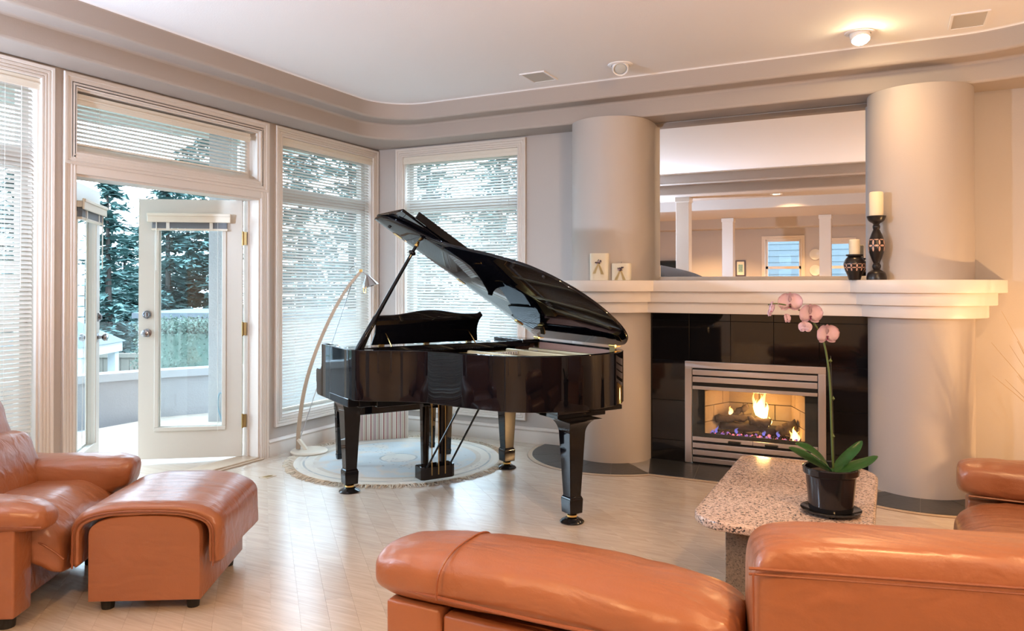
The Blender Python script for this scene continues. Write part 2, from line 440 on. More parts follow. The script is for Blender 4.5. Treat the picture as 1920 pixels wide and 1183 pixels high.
# ---- floor: base slab plus diagonal oak planks, border planks and dark inlay lines
fl = tag(obj('floor', box(-2.3, 6.46, -12.6, 0.16, -0.12, -0.003), M['floor']), 'light oak strip floor laid on the diagonal', kind='structure')
def clip(poly, a, b, c):            # keep a*x+b*y>=c
    out = []
    for i in range(len(poly)):
        p, q = poly[i], poly[(i + 1) % len(poly)]
        dp, dq = a * p[0] + b * p[1] - c, a * q[0] + b * q[1] - c
        if dp >= 0: out.append(p)
        if dp * dq < 0:
            t = dp / (dp - dq); out.append((p[0] + (q[0] - p[0]) * t, p[1] + (q[1] - p[1]) * t))
    return out
dirx, diry = math.cos(R(-45)), math.sin(R(-45)); nx, ny = -diry, dirx
PW, PL = 0.112, 1.45
cnt = 0
for i in range(-60, 90):
    o0 = i * PW; off = (i * 0.617) % 1.0 * PL
    for j in range(-8, 10):
        s0 = j * PL + off
        g = 0.00025
        poly = [(dirx * s + nx * o, diry * s + ny * o) for s, o in ((s0 + g, o0 + g), (s0 + PL - g, o0 + g), (s0 + PL - g, o0 + PW - g), (s0 + g, o0 + PW - g))]
        for a, b, c in ((1, 0, 0.165), (-1, 0, -5.65), (0, -1, 0.16), (0, 1, -5.0)):
            poly = clip(poly, a, b, c)
            if len(poly) < 3: break
        if len(poly) < 3: continue
        # clipped planks only where the lens or the mirror can see them
        obj('plank', prism(poly, -0.0025, 0.0), M['floor'], fl); cnt += 1
for x0, x1, mt in ((0.005, 0.098, 'floor'), (0.104, 0.128, 'floor'), (0.134, 0.160, 'floor')):
    for k in range(4):
        obj('border_plank', box(x0, x1, -5.0 + k * 1.25, -5.0 + (k + 1) * 1.25 - 0.001, -0.0025, 0.0), M[mt], fl)
for x0, x1 in ((0.0985, 0.1035), (0.1285, 0.1335), (0.1605, 0.1645)):
    obj('inlay_strip', box(x0, x1, -5.0, -0.02, -0.0025, -0.0001), M['inlay'], fl)
for k in range(4):
    obj('border_plank', box(0.17 + k * 1.45, 0.17 + (k + 1) * 1.45 - 0.001, -0.158, -0.005, -0.0025, 0.0), M['floor'], fl)

fo = thing('floor_outlet', 'small square outlet cover set in the floor by the doors', 'outlet', (0.446, -1.865, 0.0))
obj('cover_plate', box(-0.035, 0.035, -0.05, 0.05, 0.0, 0.003, 0.001, 1), M['threshold'], fo); obj('cover_hatch', box(-0.02, 0.02, -0.03, 0.03, 0.003, 0.0045, 0.0005, 1), M['oldbrass'], fo)

# ---- casings: fluted frames swept round an opening
PROF = [(0.000, 0.000), (0.000, 0.014), (0.004, 0.018), (0.014, 0.018), (0.018, 0.013), (0.022, 0.018), (0.032, 0.018), (0.036, 0.013), (0.040, 0.018), (0.052, 0.019), (0.056, 0.015), (0.060, 0.022), (0.074, 0.025), (0.078, 0.022), (0.078, 0.0)]
def casing(axis, plane, a0, a1, z0, z1, wd=0.078, bottom=True, sgn=1):
    """profile swept (mitred) around the rectangle a0..a1 x z0..z1 on the plane; profile offset goes outwards from the opening"""
    bm = bmesh.new(); k = wd / 0.078
    def pt(a, z, h):
        return (plane + sgn * h, a, z) if axis == 'x' else (a, plane + sgn * h, z)
    cols = []
    cs = [(a0, z0, -1, -1), (a0, z1, -1, 1), (a1, z1, 1, 1), (a1, z0, 1, -1)]
    for a, z, sa, sz in cs:
        if not bottom and sz < 0: cols.append([bm.verts.new(pt(a + sa * o * k, z, h)) for o, h in PROF])
        else: cols.append([bm.verts.new(pt(a + sa * o * k, z + sz * o * k, h)) for o, h in PROF])
    pairs = [(0, 1), (1, 2), (2, 3)] + ([(3, 0)] if bottom else [])
    for i, j in pairs:
        for q in range(len(PROF) - 1):
            bm.faces.new((cols[i][q], cols[i][q + 1], cols[j][q + 1], cols[j][q]))
    bmesh.ops.recalc_face_normals(bm, faces=bm.faces[:])
    return bm

def frame_ring(axis, p0, p1, a0, a1, z0, z1, w, bm=None):
    bm = bm or bmesh.new()
    for (aa, ab, za, zb) in ((a0, a1, z0, z0 + w), (a0, a1, z1 - w, z1), (a0, a0 + w, z0 + w, z1 - w), (a1 - w, a1, z0 + w, z1 - w)):
        if axis == 'x': bx(bm, p0, p1, aa, ab, za, zb)
        else: bx(bm, aa, ab, p0, p1, za, zb)
    return bm

def window(name, label, axis, op, sgn, split=True):
    """jamb lining, frame, transom bar, panes and casing; outside is -sgn"""
    a0, a1, z0, z1 = op
    mid = ((a0 + a1) / 2)
    t = thing(name, label, loc=(0, mid, 0) if axis == 'x' else (mid, 0, 0), kind='structure')
    obj('casing', casing(axis, 0.0, a0, a1, z0, z1, sgn=sgn), M['trim'], t, world=True, smooth='auto')
    lo, hi = sorted((-sgn * 0.155, -sgn * 0.001))
    obj('jamb', frame_ring(axis, lo, hi, a0, a1, z0, z1, 0.012), M['trim'], t, world=True)
    lo, hi = sorted((-sgn * 0.14, -sgn * 0.085))
    bm = frame_ring(axis, lo, hi, a0 + 0.012, a1 - 0.012, z0 + 0.012, z1 - 0.012, 0.045)
    if split:
        if axis == 'x': bx(bm, lo, hi, a0 + 0.057, a1 - 0.057, 2.03, 2.14)
        else: bx(bm, a0 + 0.057, a1 - 0.057, lo, hi, 2.03, 2.14)
    obj('sash_frame', bm, M['trim'], t, world=True)
    zz = [(z0 + 0.057, 2.03), (2.14, z1 - 0.057)] if split else [(z0 + 0.057, z1 - 0.057)]
    p = -sgn * 0.112
    for za, zb in zz:
        if axis == 'x': b = box(p - 0.003, p + 0.003, a0 + 0.057, a1 - 0.057, za, zb)
        else: b = box(a0 + 0.057, a1 - 0.057, p - 0.003, p + 0.003, za, zb)
        obj('pane', b, M['glass'], t, world=True)
    return t
window('window_1', 'tall cream-framed window at the left edge beside the balcony doors', 'x', W1, 1)
window('window_2', 'tall cream-framed window behind the arched floor lamp', 'x', W3, 1)
window('window_3', 'tall cream-framed window behind the piano lid', 'y', W4, -1)
window('window_4', 'wide cream-framed transom window above the balcony doors', 'x', TRS, 1, split=False)
# door casing covers door and transom together
t = thing('trim_1', 'fluted cream casing and header around the balcony doors and transom', loc=(0, -2.245, 0), kind='structure')
obj('casing', casing('x', 0.0, DOOR[0], DOOR[1], 0.0, 2.54, sgn=1, bottom=False), M['trim'], t, world=True, smooth='auto')
obj('header', box(0.0, 0.016, DOOR[0], DOOR[1], 2.02, 2.148, 0.003), M['trim'], t, world=True)
obj('jamb', box(-0.158, 0.0, DOOR[1] - 0.014, DOOR[1], 0.0, 2.02), M['trim'], t, world=True)
obj('jamb', box(-0.158, 0.0, DOOR[0], DOOR[0] + 0.014, 0.0, 2.02), M['trim'], t, world=True)
obj('jamb', box(-0.158, 0.0, DOOR[0] + 0.014, DOOR[1] - 0.014, 2.006, 2.02), M['trim'], t, world=True)
obj('door_stop', box(-0.11, -0.095, DOOR[1] - 0.03, DOOR[1] - 0.014, 0.0, 2.006), M['trim'], t, world=True)
obj('threshold', box(-0.17, 0.012, DOOR[0] + 0.014, DOOR[1] - 0.014, 0.0, 0.022, 0.005), M['threshold'], t, world=True)
obj('threshold_nosing', box(0.012, 0.035, DOOR[0] - 0.02, DOOR[1] + 0.02, 0.0, 0.012, 0.004), M['threshold'], t, world=True)

# ---- baseboards
BP = [(0.0, 0.0), (0.020, 0.0), (0.020, 0.085), (0.015, 0.095), (0.015, 0.103), (0.022, 0.112), (0.018, 0.124), (0.009, 0.132), (0.0, 0.134)]
def baseboard(name, axis, a0, a1, sgn, label):
    bm = bmesh.new(); c = []
    for a in (a0, a1):
        c.append([bm.verts.new((sgn * o, a, z) if axis == 'x' else (a, sgn * o, z)) for o, z in BP])
    for q in range(len(BP) - 1): bm.faces.new((c[0][q], c[0][q + 1], c[1][q + 1], c[1][q]))
    bm.faces.new(c[0]); bm.faces.new(c[1])
    bmesh.ops.recalc_face_normals(bm, faces=bm.faces[:])
    return tag(obj(name, bm, M['trim'], smooth='auto'), label, kind='structure')
baseboard('baseboard_left', 'x', -1.415, -0.001, 1, 'cream moulded baseboard under the window behind the floor lamp')
baseboard('baseboard_back', 'y', 0.001, 2.10, -1, 'cream moulded baseboard under the window behind the piano')
baseboard('baseboard_right', 'y', 4.86, 6.29, -1, 'cream moulded baseboard right of the fireplace')

# ---- venetian blinds
def blind(label, axis, a0, a1, z0, z1, off, sgn, tilt=47, pitch=0.0252, valance=0.03, group='half-open venetian blinds in the tall windows'):
    mid = (a0 + a1) / 2
    loc = (off, mid, z0) if axis == 'x' else (mid, off, z0)
    rz = R(90) if axis == 'x' else 0          # local x runs along the window
    t = thing('venetian_blind', label, 'blind', loc, rz, group)
    w = a1 - a0; s = -1 if axis == 'x' else -1
    # local y: +y points outside for the back wall; for the left wall local y = -world x => outside
    h = z1 - z0
    obj('head_rail', box(-w / 2, w / 2, -0.022, 0.022, h - 0.045, h, 0.003), M['blindrail'], t)
    obj('valance', box(-w / 2 - valance, w / 2 + valance, -0.034, -0.024, h - 0.062, h + 0.004, 0.004), M['blindrail'], t)
    obj('valance_bead', box(-w / 2 - valance, w / 2 + valance, -0.040, -0.034, h - 0.034, h - 0.022, 0.002), M['blindrail'], t)
    bm = bmesh.new()
    ys = [-0.0135, -0.005, 0.005, 0.0135]; zs = [0.0, 0.0016, 0.0016, 0.0]
    rows = [[bm.verts.new((x, y, z)) for y, z in zip(ys, zs)] for x in (-w / 2 + 0.004, w / 2 - 0.004)]
    for q in range(3): bm.faces.new((rows[0][q], rows[1][q], rows[1][q + 1], rows[0][q + 1]))
    r = bmesh.ops.extrude_face_region(bm, geom=bm.faces[:])
    for v in r['geom']:
        if isinstance(v, bmesh.types.BMVert): v.co.z -= 0.0006
    bmesh.ops.recalc_face_normals(bm, faces=bm.faces[:])
    me = mesh_of('slat', bm, M['blind'])
    n = int((h - 0.085) / pitch); top = h - 0.072
    for i in range(n):
        z = top - i * pitch
        inst('slat', me, t, Matrix.Translation((0, 0, z)) @ Matrix.Rotation(R(tilt + random.uniform(-1.2, 1.2)), 4, 'X'))
    zb = top - n * pitch
    obj('bottom_rail', box(-w / 2 + 0.003, w / 2 - 0.003, -0.012, 0.012, zb - 0.006, zb + 0.008, 0.003), M['blindrail'], t)
    for q in ((-w / 2 + 0.16, 0.0, w / 2 - 0.16) if w > 1.3 else (-w / 2 + 0.16, w / 2 - 0.16)):
        bm = bmesh.new(); bx(bm, q - 0.001, q + 0.001, -0.0155, -0.0145, zb, h - 0.05); bx(bm, q - 0.001, q + 0.001, 0.0145, 0.0155, zb, h - 0.05)
        obj('ladder_cord', bm, M['cord'], t)
    obj('pull_cord', tube([(w / 2 - 0.08, -0.03, h - 0.05), (w / 2 - 0.08, -0.028, max(zb + 0.05, h - 1.2))], 0.0016, 6), M['cord'], t)
    return t
blind('half-open white venetian blind at the left edge, behind the armchair', 'x', W1[0] + 0.02, W1[1] - 0.02, W1[2] + 0.02, W1[3] - 0.005, -0.03, 1)
blind('half-open white venetian blind behind the arched floor lamp', 'x', W3[0] + 0.016, W3[1] - 0.016, W3[2] + 0.02, W3[3] - 0.005, -0.03, 1)
blind('half-open white venetian blind behind the raised piano lid', 'y', W4[0] + 0.016, W4[1] - 0.016, W4[2] + 0.02, W4[3] - 0.005, 0.03, -1)
blind('short wide white venetian blind in the transom above the doors', 'x', TRS[0] + 0.014, TRS[1] - 0.075, TRS[2] + 0.035, TRS[3] - 0.03, -0.045, 1, valance=0.0, group=None)

# ---- french door leaves, both swung out over the balcony
def door_leaf(name, label, hinge, free, hinge_right):
    h = Vector((*hinge, 0)); d = Vector((*free, 0)) - h; w = d.length; ang = math.atan2(d.y, d.x)
    t = thing(name, label, loc=(hinge[0], hinge[1], 0), rz=ang, kind='structure')
    T = 0.022; z0, z1 = 0.025, 2.005
    gx0, gx1, gz0, gz1 = 0.135, w - 0.135, 0.255, 1.80
    bm = bmesh.new()
    bx(bm, 0, w, -T, T, z0, gz0); bx(bm, 0, w, -T, T, gz1, z1); bx(bm, 0, gx0, -T, T, gz0, gz1); bx(bm, gx1, w, -T, T, gz0, gz1)
    bmesh.ops.remove_doubles(bm, verts=bm.verts[:], dist=1e-5)
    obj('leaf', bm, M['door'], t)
    for s in (-1, 1):
        bm = bmesh.new()
        for (a, b, c, e) in ((gx0 - 0.02, gx1 + 0.02, gz0 - 0.02, gz0 + 0.012), (gx0 - 0.02, gx1 + 0.02, gz1 - 0.012, gz1 + 0.02), (gx0 - 0.02, gx0 + 0.012, gz0 + 0.012, gz1 - 0.012), (gx1 - 0.012, gx1 + 0.02, gz0 + 0.012, gz1 - 0.012)):
            ya, yb = sorted((s * T, s * (T + 0.012))); bx(bm, a, b, ya, yb, c, e)
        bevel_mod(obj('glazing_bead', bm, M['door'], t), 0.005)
    obj('pane', box(gx0, gx1, -0.003, 0.003, gz0, gz1), M['glass'], t)
    for z in (0.30, 1.01, 1.71):
        bm = bmesh.new(); s = 1 if not hinge_right else -1
        bx(bm, -0.034, -0.002, -0.006 - T * s, 0.006 - T * s, z - 0.05, z + 0.05)
        hg = obj('hinge', bm, M['oldbrass'], t)
        obj('hinge_pin', lathe([(0, -0.055), (0.007, -0.055), (0.007, 0.055), (0, 0.055)], 10, -0.006, -T * s - 0.008 * s, z), M['oldbrass'], hg)
    for s in (-1, 1):
        for z, nm, pr in ((0.985, 'door_knob', [(0, 0), (0.032, 0), (0.032, 0.005), (0.014, 0.010), (0.012, 0.03), (0.022, 0.037), (0.029, 0.050), (0.026, 0.062), (0.012, 0.069), (0, 0.07)]), (1.125, 'deadbolt', [(0, 0), (0.031, 0), (0.031, 0.012), (0.026, 0.018), (0.022, 0.014), (0, 0.014)])):
            b = lathe(pr, 20); bmesh.ops.transform(b, matrix=Matrix.Translation((w - 0.062, s * T, z)) @ Matrix.Rotation(R(-90 * s), 4, 'X'), verts=b.verts[:])
            k = obj(nm, b, M['pewter'], t, smooth='auto')
            if nm == 'deadbolt': obj('thumb_turn', box(w - 0.066, w - 0.058, min(s * (T + 0.012), s * (T + 0.03)), max(s * (T + 0.012), s * (T + 0.03)), z - 0.016, z + 0.016, 0.002), M['pewter'], k)
    # catches for the blind at the bottom of the leaf
    return t, w, ang
def raised_blind(label, hinge, free, side):
    h = Vector((*hinge, 0)); d = Vector((*free, 0)) - h; w = d.length; ang = math.atan2(d.y, d.x)
    t = thing('raised_blind', label, 'blind', (hinge[0], hinge[1], 1.78), ang, 'blinds drawn up on the balcony doors')
    s = side; y0, y1 = 0.036, 0.085
    def yb(a, b): return sorted((s * a, s * b))
    obj('head_rail', box(0.09, w - 0.09, *yb(0.036, 0.07), 0.06, 0.10, 0.003), M['blindrail'], t)
    obj('valance', box(0.075, w - 0.075, *yb(0.07, 0.084), 0.045, 0.115, 0.006), M['blindrail'], t)
    obj('valance_bead', box(0.075, w - 0.075, *yb(0.084, 0.092), 0.092, 0.112, 0.003), M['blindrail'], t)
    me = mesh_of('slat', box(0.105, w - 0.105, *yb(0.038, 0.064), 0, 0.0018), paint('folded_slat', (0.30, 0.34, 0.40), 0.4))
    for i in range(16): inst('slat', me, t, Matrix.Translation((0, 0, 0.002 + i * 0.0036)))
    obj('bottom_rail', box(0.10, w - 0.10, *yb(0.036, 0.066), -0.016, 0.0, 0.003), M['blindrail'], t)
    for q in (0.22, w - 0.22): obj('ladder_tape', box(q - 0.012, q + 0.012, *yb(0.065, 0.067), -0.012, 0.058), M['cord'], t)
    obj('tilt_wand', tube([(w - 0.14, s * 0.07, 0.05), (w - 0.138, s * 0.068, -0.32)], 0.004, 6), M['cord'], t)
    obj('lift_cord', tube([(0.17, s * 0.07, 0.05), (0.172, s * 0.05, -1.55)], 0.0014, 6), M['cord'], t)
    return t
RH, RF = (-0.135, -1.545), (-0.745, -1.985)
LH, LF = (-0.135, -2.955), (-0.645, -2.405)
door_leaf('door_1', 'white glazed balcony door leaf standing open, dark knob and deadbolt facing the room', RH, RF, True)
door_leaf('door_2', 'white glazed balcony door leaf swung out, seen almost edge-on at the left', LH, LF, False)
raised_blind('blind drawn up at the top of the balcony door facing the room', RH, RF, 1)
raised_blind('blind drawn up on the door leaf seen edge-on', LH, LF, -1)

# ================================================================ FIREPLACE WALL
CL, CR, CRAD = (2.39, -0.13), (4.545, -0.13), 0.315
def column(c, label):
    poly = []
    for i in range(49):
        a = R(180 + 180 * i / 48); poly.append((c[0] + CRAD * math.cos(a), c[1] + CRAD * math.sin(a)))
    poly += [(c[0] + CRAD, -0.001), (c[0] - CRAD, -0.001)]
    o = obj('round_column', prism(poly, 0.0, ZS - 0.001), M['wall'], smooth='auto')
    return tag(o, label, 'column', 'plastered columns flanking the fireplace')
column(CL, 'thick taupe plaster column left of the fireplace, behind the piano tail')
column(CR, 'thick taupe plaster column right of the fireplace, behind the orchid')

# black polished tile surround (tiles 0.305 m) between the columns, under the mantel
YB = -0.13
sur = thing('tile_surround', 'black polished granite tile surround of the fireplace', loc=(3.465, YB, 0), kind='structure')
xs = [2.705] + [2.705 + 0.29 + 0.305 * k for k in range(0, 5)]; xs = [2.700, 3.005, 3.310, 3.615, 3.920, 4.235]
zs = [0.0, 0.165, 0.470, 0.775, 1.08, 1.20]
fx0, fx1, fz1 = 2.975, 3.965, 0.775
bm = bmesh.new(); bx(bm, 2.70, fx0 + 0.02, YB + 0.008, -0.001, 0, 1.20); bx(bm, fx1 - 0.02, 4.235, YB + 0.008, -0.001, 0, 1.20); bx(bm, fx0 + 0.02, fx1 - 0.02, YB + 0.008, -0.001, fz1 - 0.02, 1.2)
obj('backing', bm, M['black'], sur, world=True)
for i in range(5):
    for j in range(5):
        a, b, c, d = xs[i] + 0.0012, xs[i + 1] - 0.0012, zs[j] + 0.0012, zs[j + 1] - 0.0012
        if d <= fz1 + 0.001:
            if b <= fx0 + 0.05 and a < fx0: b = min(b, fx0 + 0.005)
            elif a >= fx1 - 0.06: a = max(a, fx1 - 0.005)
            else: continue
        obj('tile', box(a, b, YB, YB + 0.008, c, d, 0.0012, 1), M['blacktile'], sur, world=True)

# fireplace insert
fp = thing('fireplace', 'brushed steel gas fireplace insert with glass doors and a burning log fire', 'fireplace', (3.47, YB, 0))
bm = bmesh.new(); YF = YB - 0.022
bx(bm, fx0, fx0 + 0.052, YF, YB + 0.01, 0.01, 0.725); bx(bm, fx1 - 0.052, fx1, YF, YB + 0.01, 0.01, 0.725); bx(bm, fx0, fx1, YF, YB + 0.01, 0.725, fz1)
bevel_mod(obj('frame', bm, M['steel'], fp, world=True), 0.003)
ix0, ix1 = fx0 + 0.056, fx1 - 0.056
def louvre(z0, z1, yy=YF + 0.006):
    obj('louver', box(ix0, ix1, yy, yy + 0.03, z0, z1, 0.003), M['steel'], fp, world=True)
louvre(0.672, 0.712); louvre(0.618, 0.660)
louvre(0.125, 0.163); louvre(0.072, 0.112); louvre(0.018, 0.055)
zi0, zi1 = 0.18, 0.59
xm = (ix0 + ix1) / 2
for a, b, hx in ((ix0, xm - 0.001, xm - 0.13), (xm + 0.001, ix1, xm + 0.13)):
    d = obj('glass_door', box(a, b, YF + 0.012, YF + 0.016, zi0 + 0.03, zi1 - 0.025), M['glass'], fp, world=True)
    obj('door_rail', box(a, b, YF + 0.004, YF + 0.02, zi1 - 0.025, zi1, 0.002), M['steel'], d, world=True)
    obj('door_rail', box(a, b, YF + 0.004, YF + 0.02, zi0, zi0 + 0.03, 0.002), M['steel'], d, world=True)
    obj('door_handle', box(hx - 0.045, hx + 0.045, YF - 0.012, YF + 0.006, zi0 + 0.004, zi0 + 0.018, 0.004), M['black'], d, world=True)
# dark inner surround and firebox
bx0, bx1, bz0, bz1 = ix0 + 0.085, ix1 - 0.085, 0.235, 0.585
bm = bmesh.new(); y0, y1 = YF + 0.03, YF + 0.045
bx(bm, ix0 - 0.004, bx0, y0, y1, 0.0, 0.725); bx(bm, bx1, ix1 + 0.004, y0, y1, 0.0, 0.725); bx(bm, bx0, bx1, y0, y1, bz1, 0.725); bx(bm, bx0, bx1, y0, y1, 0.0, bz0)
obj('inner_surround', bm, M['black'], fp, world=True)
FBK = 0.20                                              # back wall of the firebox
brickm = paint('fire_brick', (0.46, 0.33, 0.23), 0.85, bump=0.3, bscale=60, var=0.15, vscale=7)
shellm = paint('firebox_mortar', (0.22, 0.16, 0.11), 0.9)
fbx0, fbx1 = bx0 - 0.012, bx1 + 0.012; bkx0, bkx1 = bx0 + 0.115, bx1 - 0.115
bm = bmesh.new()
def quad(bm, pts): bm.faces.new([bm.verts.new(p) for p in pts])
yfb = y1
quad(bm, ((bkx0, FBK, 0.19), (bkx1, FBK, 0.19), (bkx1, FBK, 0.70), (bkx0, FBK, 0.70)))
quad(bm, ((fbx0, yfb, 0.19), (bkx0, FBK, 0.19), (bkx0, FBK, 0.70), (fbx0, yfb, 0.70)))
quad(bm, ((fbx1, yfb, 0.19), (bkx1, FBK, 0.19), (bkx1, FBK, 0.70), (fbx1, yfb, 0.70)))
quad(bm, ((fbx0, yfb, 0.19), (fbx1, yfb, 0.19), (bkx1, FBK, 0.19), (bkx0, FBK, 0.19)))
quad(bm, ((fbx0, yfb, 0.70), (fbx1, yfb, 0.70), (bkx1, FBK, 0.70), (bkx0, FBK, 0.70)))
r = bmesh.ops.solidify(bm, geom=bm.faces[:], thickness=0.006)
fbox = obj('firebox', bm, shellm, fp, world=True)
def bricks(p0, p1, nrm):
    p0, p1 = Vector(p0), Vector(p1); L = (p1 - p0).length; d = (p1 - p0).normalized(); n = Vector(nrm).normalized()
    z = 0.20; row = 0
    while z < 0.69:
        h = 0.118; x = -0.12 if row % 2 else 0.0
        while x < L:
            a, b = max(x, 0) + 0.003, min(x + 0.235, L) - 0.003
            if b - a > 0.02:
                bm = bmesh.new(); c = bx(bm, a, b, -0.004, 0.014, z + 0.003, min(z + h, 0.695) - 0.003)
                ang = Matrix((( d.x, n.x, 0, p0.x), (d.y, n.y, 0, p0.y), (0, 0, 1, 0), (0, 0, 0, 1)))
                bmesh.ops.transform(bm, matrix=ang, verts=bm.verts[:]); bmesh.ops.recalc_face_normals(bm, faces=bm.faces[:])
                obj('brick', bm, brickm, fbox, world=True)
            x += 0.235
        z += h; row += 1
bricks((bkx0, FBK, 0), (bkx1, FBK, 0), (0, -1, 0))
dl = (Vector((bkx0, FBK, 0)) - Vector((fbx0, yfb, 0)))
bricks((fbx0, yfb, 0), (bkx0, FBK, 0), (dl.y, -dl.x, 0))
bricks((fbx1, yfb, 0), (bkx1, FBK, 0), (-dl.y, -dl.x, 0))
# logs, embers and flames
logm = paint('ceramic_log', (0.075, 0.05, 0.038), 0.95, bump=1.0, bscale=28, var=0.5, vscale=14)
def log(p, q, r, label):
    p, q = Vector(p), Vector(q); pts = [p.lerp(q, i / 9) + Vector((0, 0, 0.006 * math.sin(i * 1.7))) for i in range(10)]
    bm = tube(pts, [r * (0.9 + 0.16 * math.sin(i * 2.1)) for i in range(10)], 14)
    for v in bm.verts: v.co += v.normal * 0.008 * noise.noise(v.co * 40)
    tag(obj('fire_log', bm, logm, smooth=True), label, 'log', 'charred logs in the fireplace')
log((3.20, 0.06, 0.278), (3.70, 0.07, 0.268), 0.036, 'longest charred log, lying level at the back of the fire')
log((3.17, 0.00, 0.328), (3.42, 0.09, 0.345), 0.030, 'charred log lying slanted at the left of the fire')
log((3.42, -0.01, 0.335), (3.57, 0.03, 0.325), 0.036, 'short thick log with a pale cut end in the middle of the fire')
log((3.63, 0.02, 0.262), (3.75, 0.03, 0.330), 0.044, 'blackened log stump at the right of the fire')
log((3.28, 0.05, 0.362), (3.405, 0.06, 0.432), 0.024, 'thin charred branch propped up on the left log')
em = thing('fire', 'yellow flames and glowing embers burning among the logs', 'fire', (3.47, 0.0, 0.2))
coal_d = paint('ember_dark', (0.03, 0.02, 0.025), 0.9)
coal_h = no_sample(emit('ember_hot', (1.0, 0.13, 0.14), 1.6)); coal_v = no_sample(emit('ember_violet', (0.5, 0.2, 0.7), 0.45, (0.05, 0.03, 0.05)))
bm = bmesh.new()
for i in range(240):
    x, y = random.uniform(3.15, 3.78), random.uniform(-0.07, 0.05); s = random.uniform(0.006, 0.014)
    v = bmesh.ops.create_icosphere(bm, subdivisions=1, radius=s, matrix=Matrix.Translation((x, y, 0.212 + random.uniform(0, 0.022))))['verts']
    mi = random.choice((0, 0, 1, 2)) if y < 0 else 0
    for f in {f for q in v for f in q.link_faces}: f.material_index = mi
obj('embers', bm, [coal_d, coal_h, coal_v], em, world=True, kind='stuff')
def flame_mat(name, c0, c1, s):
    m, t, b = new_mat(name); b.inputs['Base Color'].default_value = (0, 0, 0, 1)
    tc = t.nodes.new('ShaderNodeTexCoord'); sp = t.nodes.new('ShaderNodeSeparateXYZ'); cr = t.nodes.new('ShaderNodeValToRGB')
    cr.color_ramp.elements[0].color = (*c0, 1); cr.color_ramp.elements[1].color = (*c1, 1)
    cr.color_ramp.elements[0].position = 0.15; cr.color_ramp.elements[1].position = 0.9
    t.links.new(tc.outputs['Generated'], sp.inputs[0]); t.links.new(sp.outputs['Z'], cr.inputs[0]); t.links.new(cr.outputs[0], b.inputs['Emission Color'])
    b.inputs['Emission Strength'].default_value = s
    mx = t.nodes.new('ShaderNodeMixShader'); tr = t.nodes.new('ShaderNodeBsdfTransparent'); lw = t.nodes.new('ShaderNodeLayerWeight'); lw.inputs[0].default_value = 0.45
    mp = t.nodes.new('ShaderNodeMath'); mp.operation = 'MULTIPLY_ADD'; mp.inputs[1].default_value = 0.55; mp.use_clamp = True
    ns = t.nodes.new('ShaderNodeTexNoise'); ns.inputs['Scale'].default_value = 14; ns.inputs['Detail'].default_value = 3
    t.links.new(tc.outputs['Object'], ns.inputs['Vector'])
    z2 = t.nodes.new('ShaderNodeMath'); z2.operation = 'MULTIPLY'; t.links.new(sp.outputs['Z'], z2.inputs[0]); t.links.new(ns.outputs['Fac'], z2.inputs[1])
    t.links.new(lw.outputs['Facing'], mp.inputs[0]); t.links.new(z2.outputs[0], mp.inputs[2])
    t.links.new(mp.outputs[0], mx.inputs[0]); t.links.new(b.outputs[0], mx.inputs[1]); t.links.new(tr.outputs[0], mx.inputs[2])
    t.links.new(mx.outputs[0], t.nodes['Material Output'].inputs[0])
    return no_sample(m)
fm_y = flame_mat('flame_yellow', (1.0, 0.72, 0.22), (1.0, 0.42, 0.05), 9.0)
fm_o = flame_mat('flame_orange', (1.0, 0.55, 0.2), (1.0, 0.35, 0.05), 3.5)
fm_b = flame_mat('flame_blue', (0.30, 0.25, 1.0), (0.30, 0.28, 0.8), 0.55)
def flame(x, y, z, r, h, mt, lean=0.0):
    pts = []; rad = []
    for i in range(13):
        u = i / 12; pts.append((x + lean * h * u + 0.012 * math.sin(u * 7 + x * 40) * u, y, z + h * u)); rad.append(max(0.0008, r * (math.sin(PI * min(1, (u + 0.16) / 1.16)) ** 1.2) * (1.25 - 0.7 * u)))
    obj('flame', tube(pts, rad, 12), mt, em, world=True, smooth=True)
for x, y, z, r, h, mt, ln in ((3.495, 0.04, 0.355, 0.034, 0.17, fm_y, 0.0), (3.47, 0.05, 0.37, 0.020, 0.12, fm_y, -0.1), (3.525, 0.045, 0.345, 0.022, 0.13, fm_y, 0.12), (3.51, 0.06, 0.40, 0.018, 0.17, fm_o, 0.05), (3.555, 0.03, 0.30, 0.016, 0.07, fm_y, 0.2), (3.455, 0.06, 0.39, 0.014, 0.16, fm_o, -0.05),
                              (3.275, 0.03, 0.365, 0.017, 0.065, fm_o, 0.15), (3.745, -0.05, 0.215, 0.020, 0.11, fm_y, 0.02), (3.765, -0.05, 0.22, 0.014, 0.075, fm_o, 0.12), (3.73, -0.045, 0.215, 0.014, 0.08, fm_o, -0.1),
                              (3.19, -0.05, 0.22, 0.011, 0.07, fm_b, 0.05), (3.17, -0.05, 0.22, 0.010, 0.04, fm_b, -0.2), (3.33, -0.02, 0.235, 0.012, 0.045, fm_b, 0.1), (3.53, -0.02, 0.235, 0.012, 0.04, fm_b, 0.0), (3.63, -0.02, 0.235, 0.012, 0.045, fm_b, 0.0)):
    flame(x, y, z, r, h, mt, ln)
fl_l = bpy.data.lights.new('fire_light', 'POINT'); fl_l.energy = 3.2; fl_l.color = (1, 0.5, 0.16); fl_l.shadow_soft_size = 0.05
o = bpy.data.objects.new('fire_light', fl_l); COL.objects.link(o); o.location = (3.50, -0.02, 0.47)

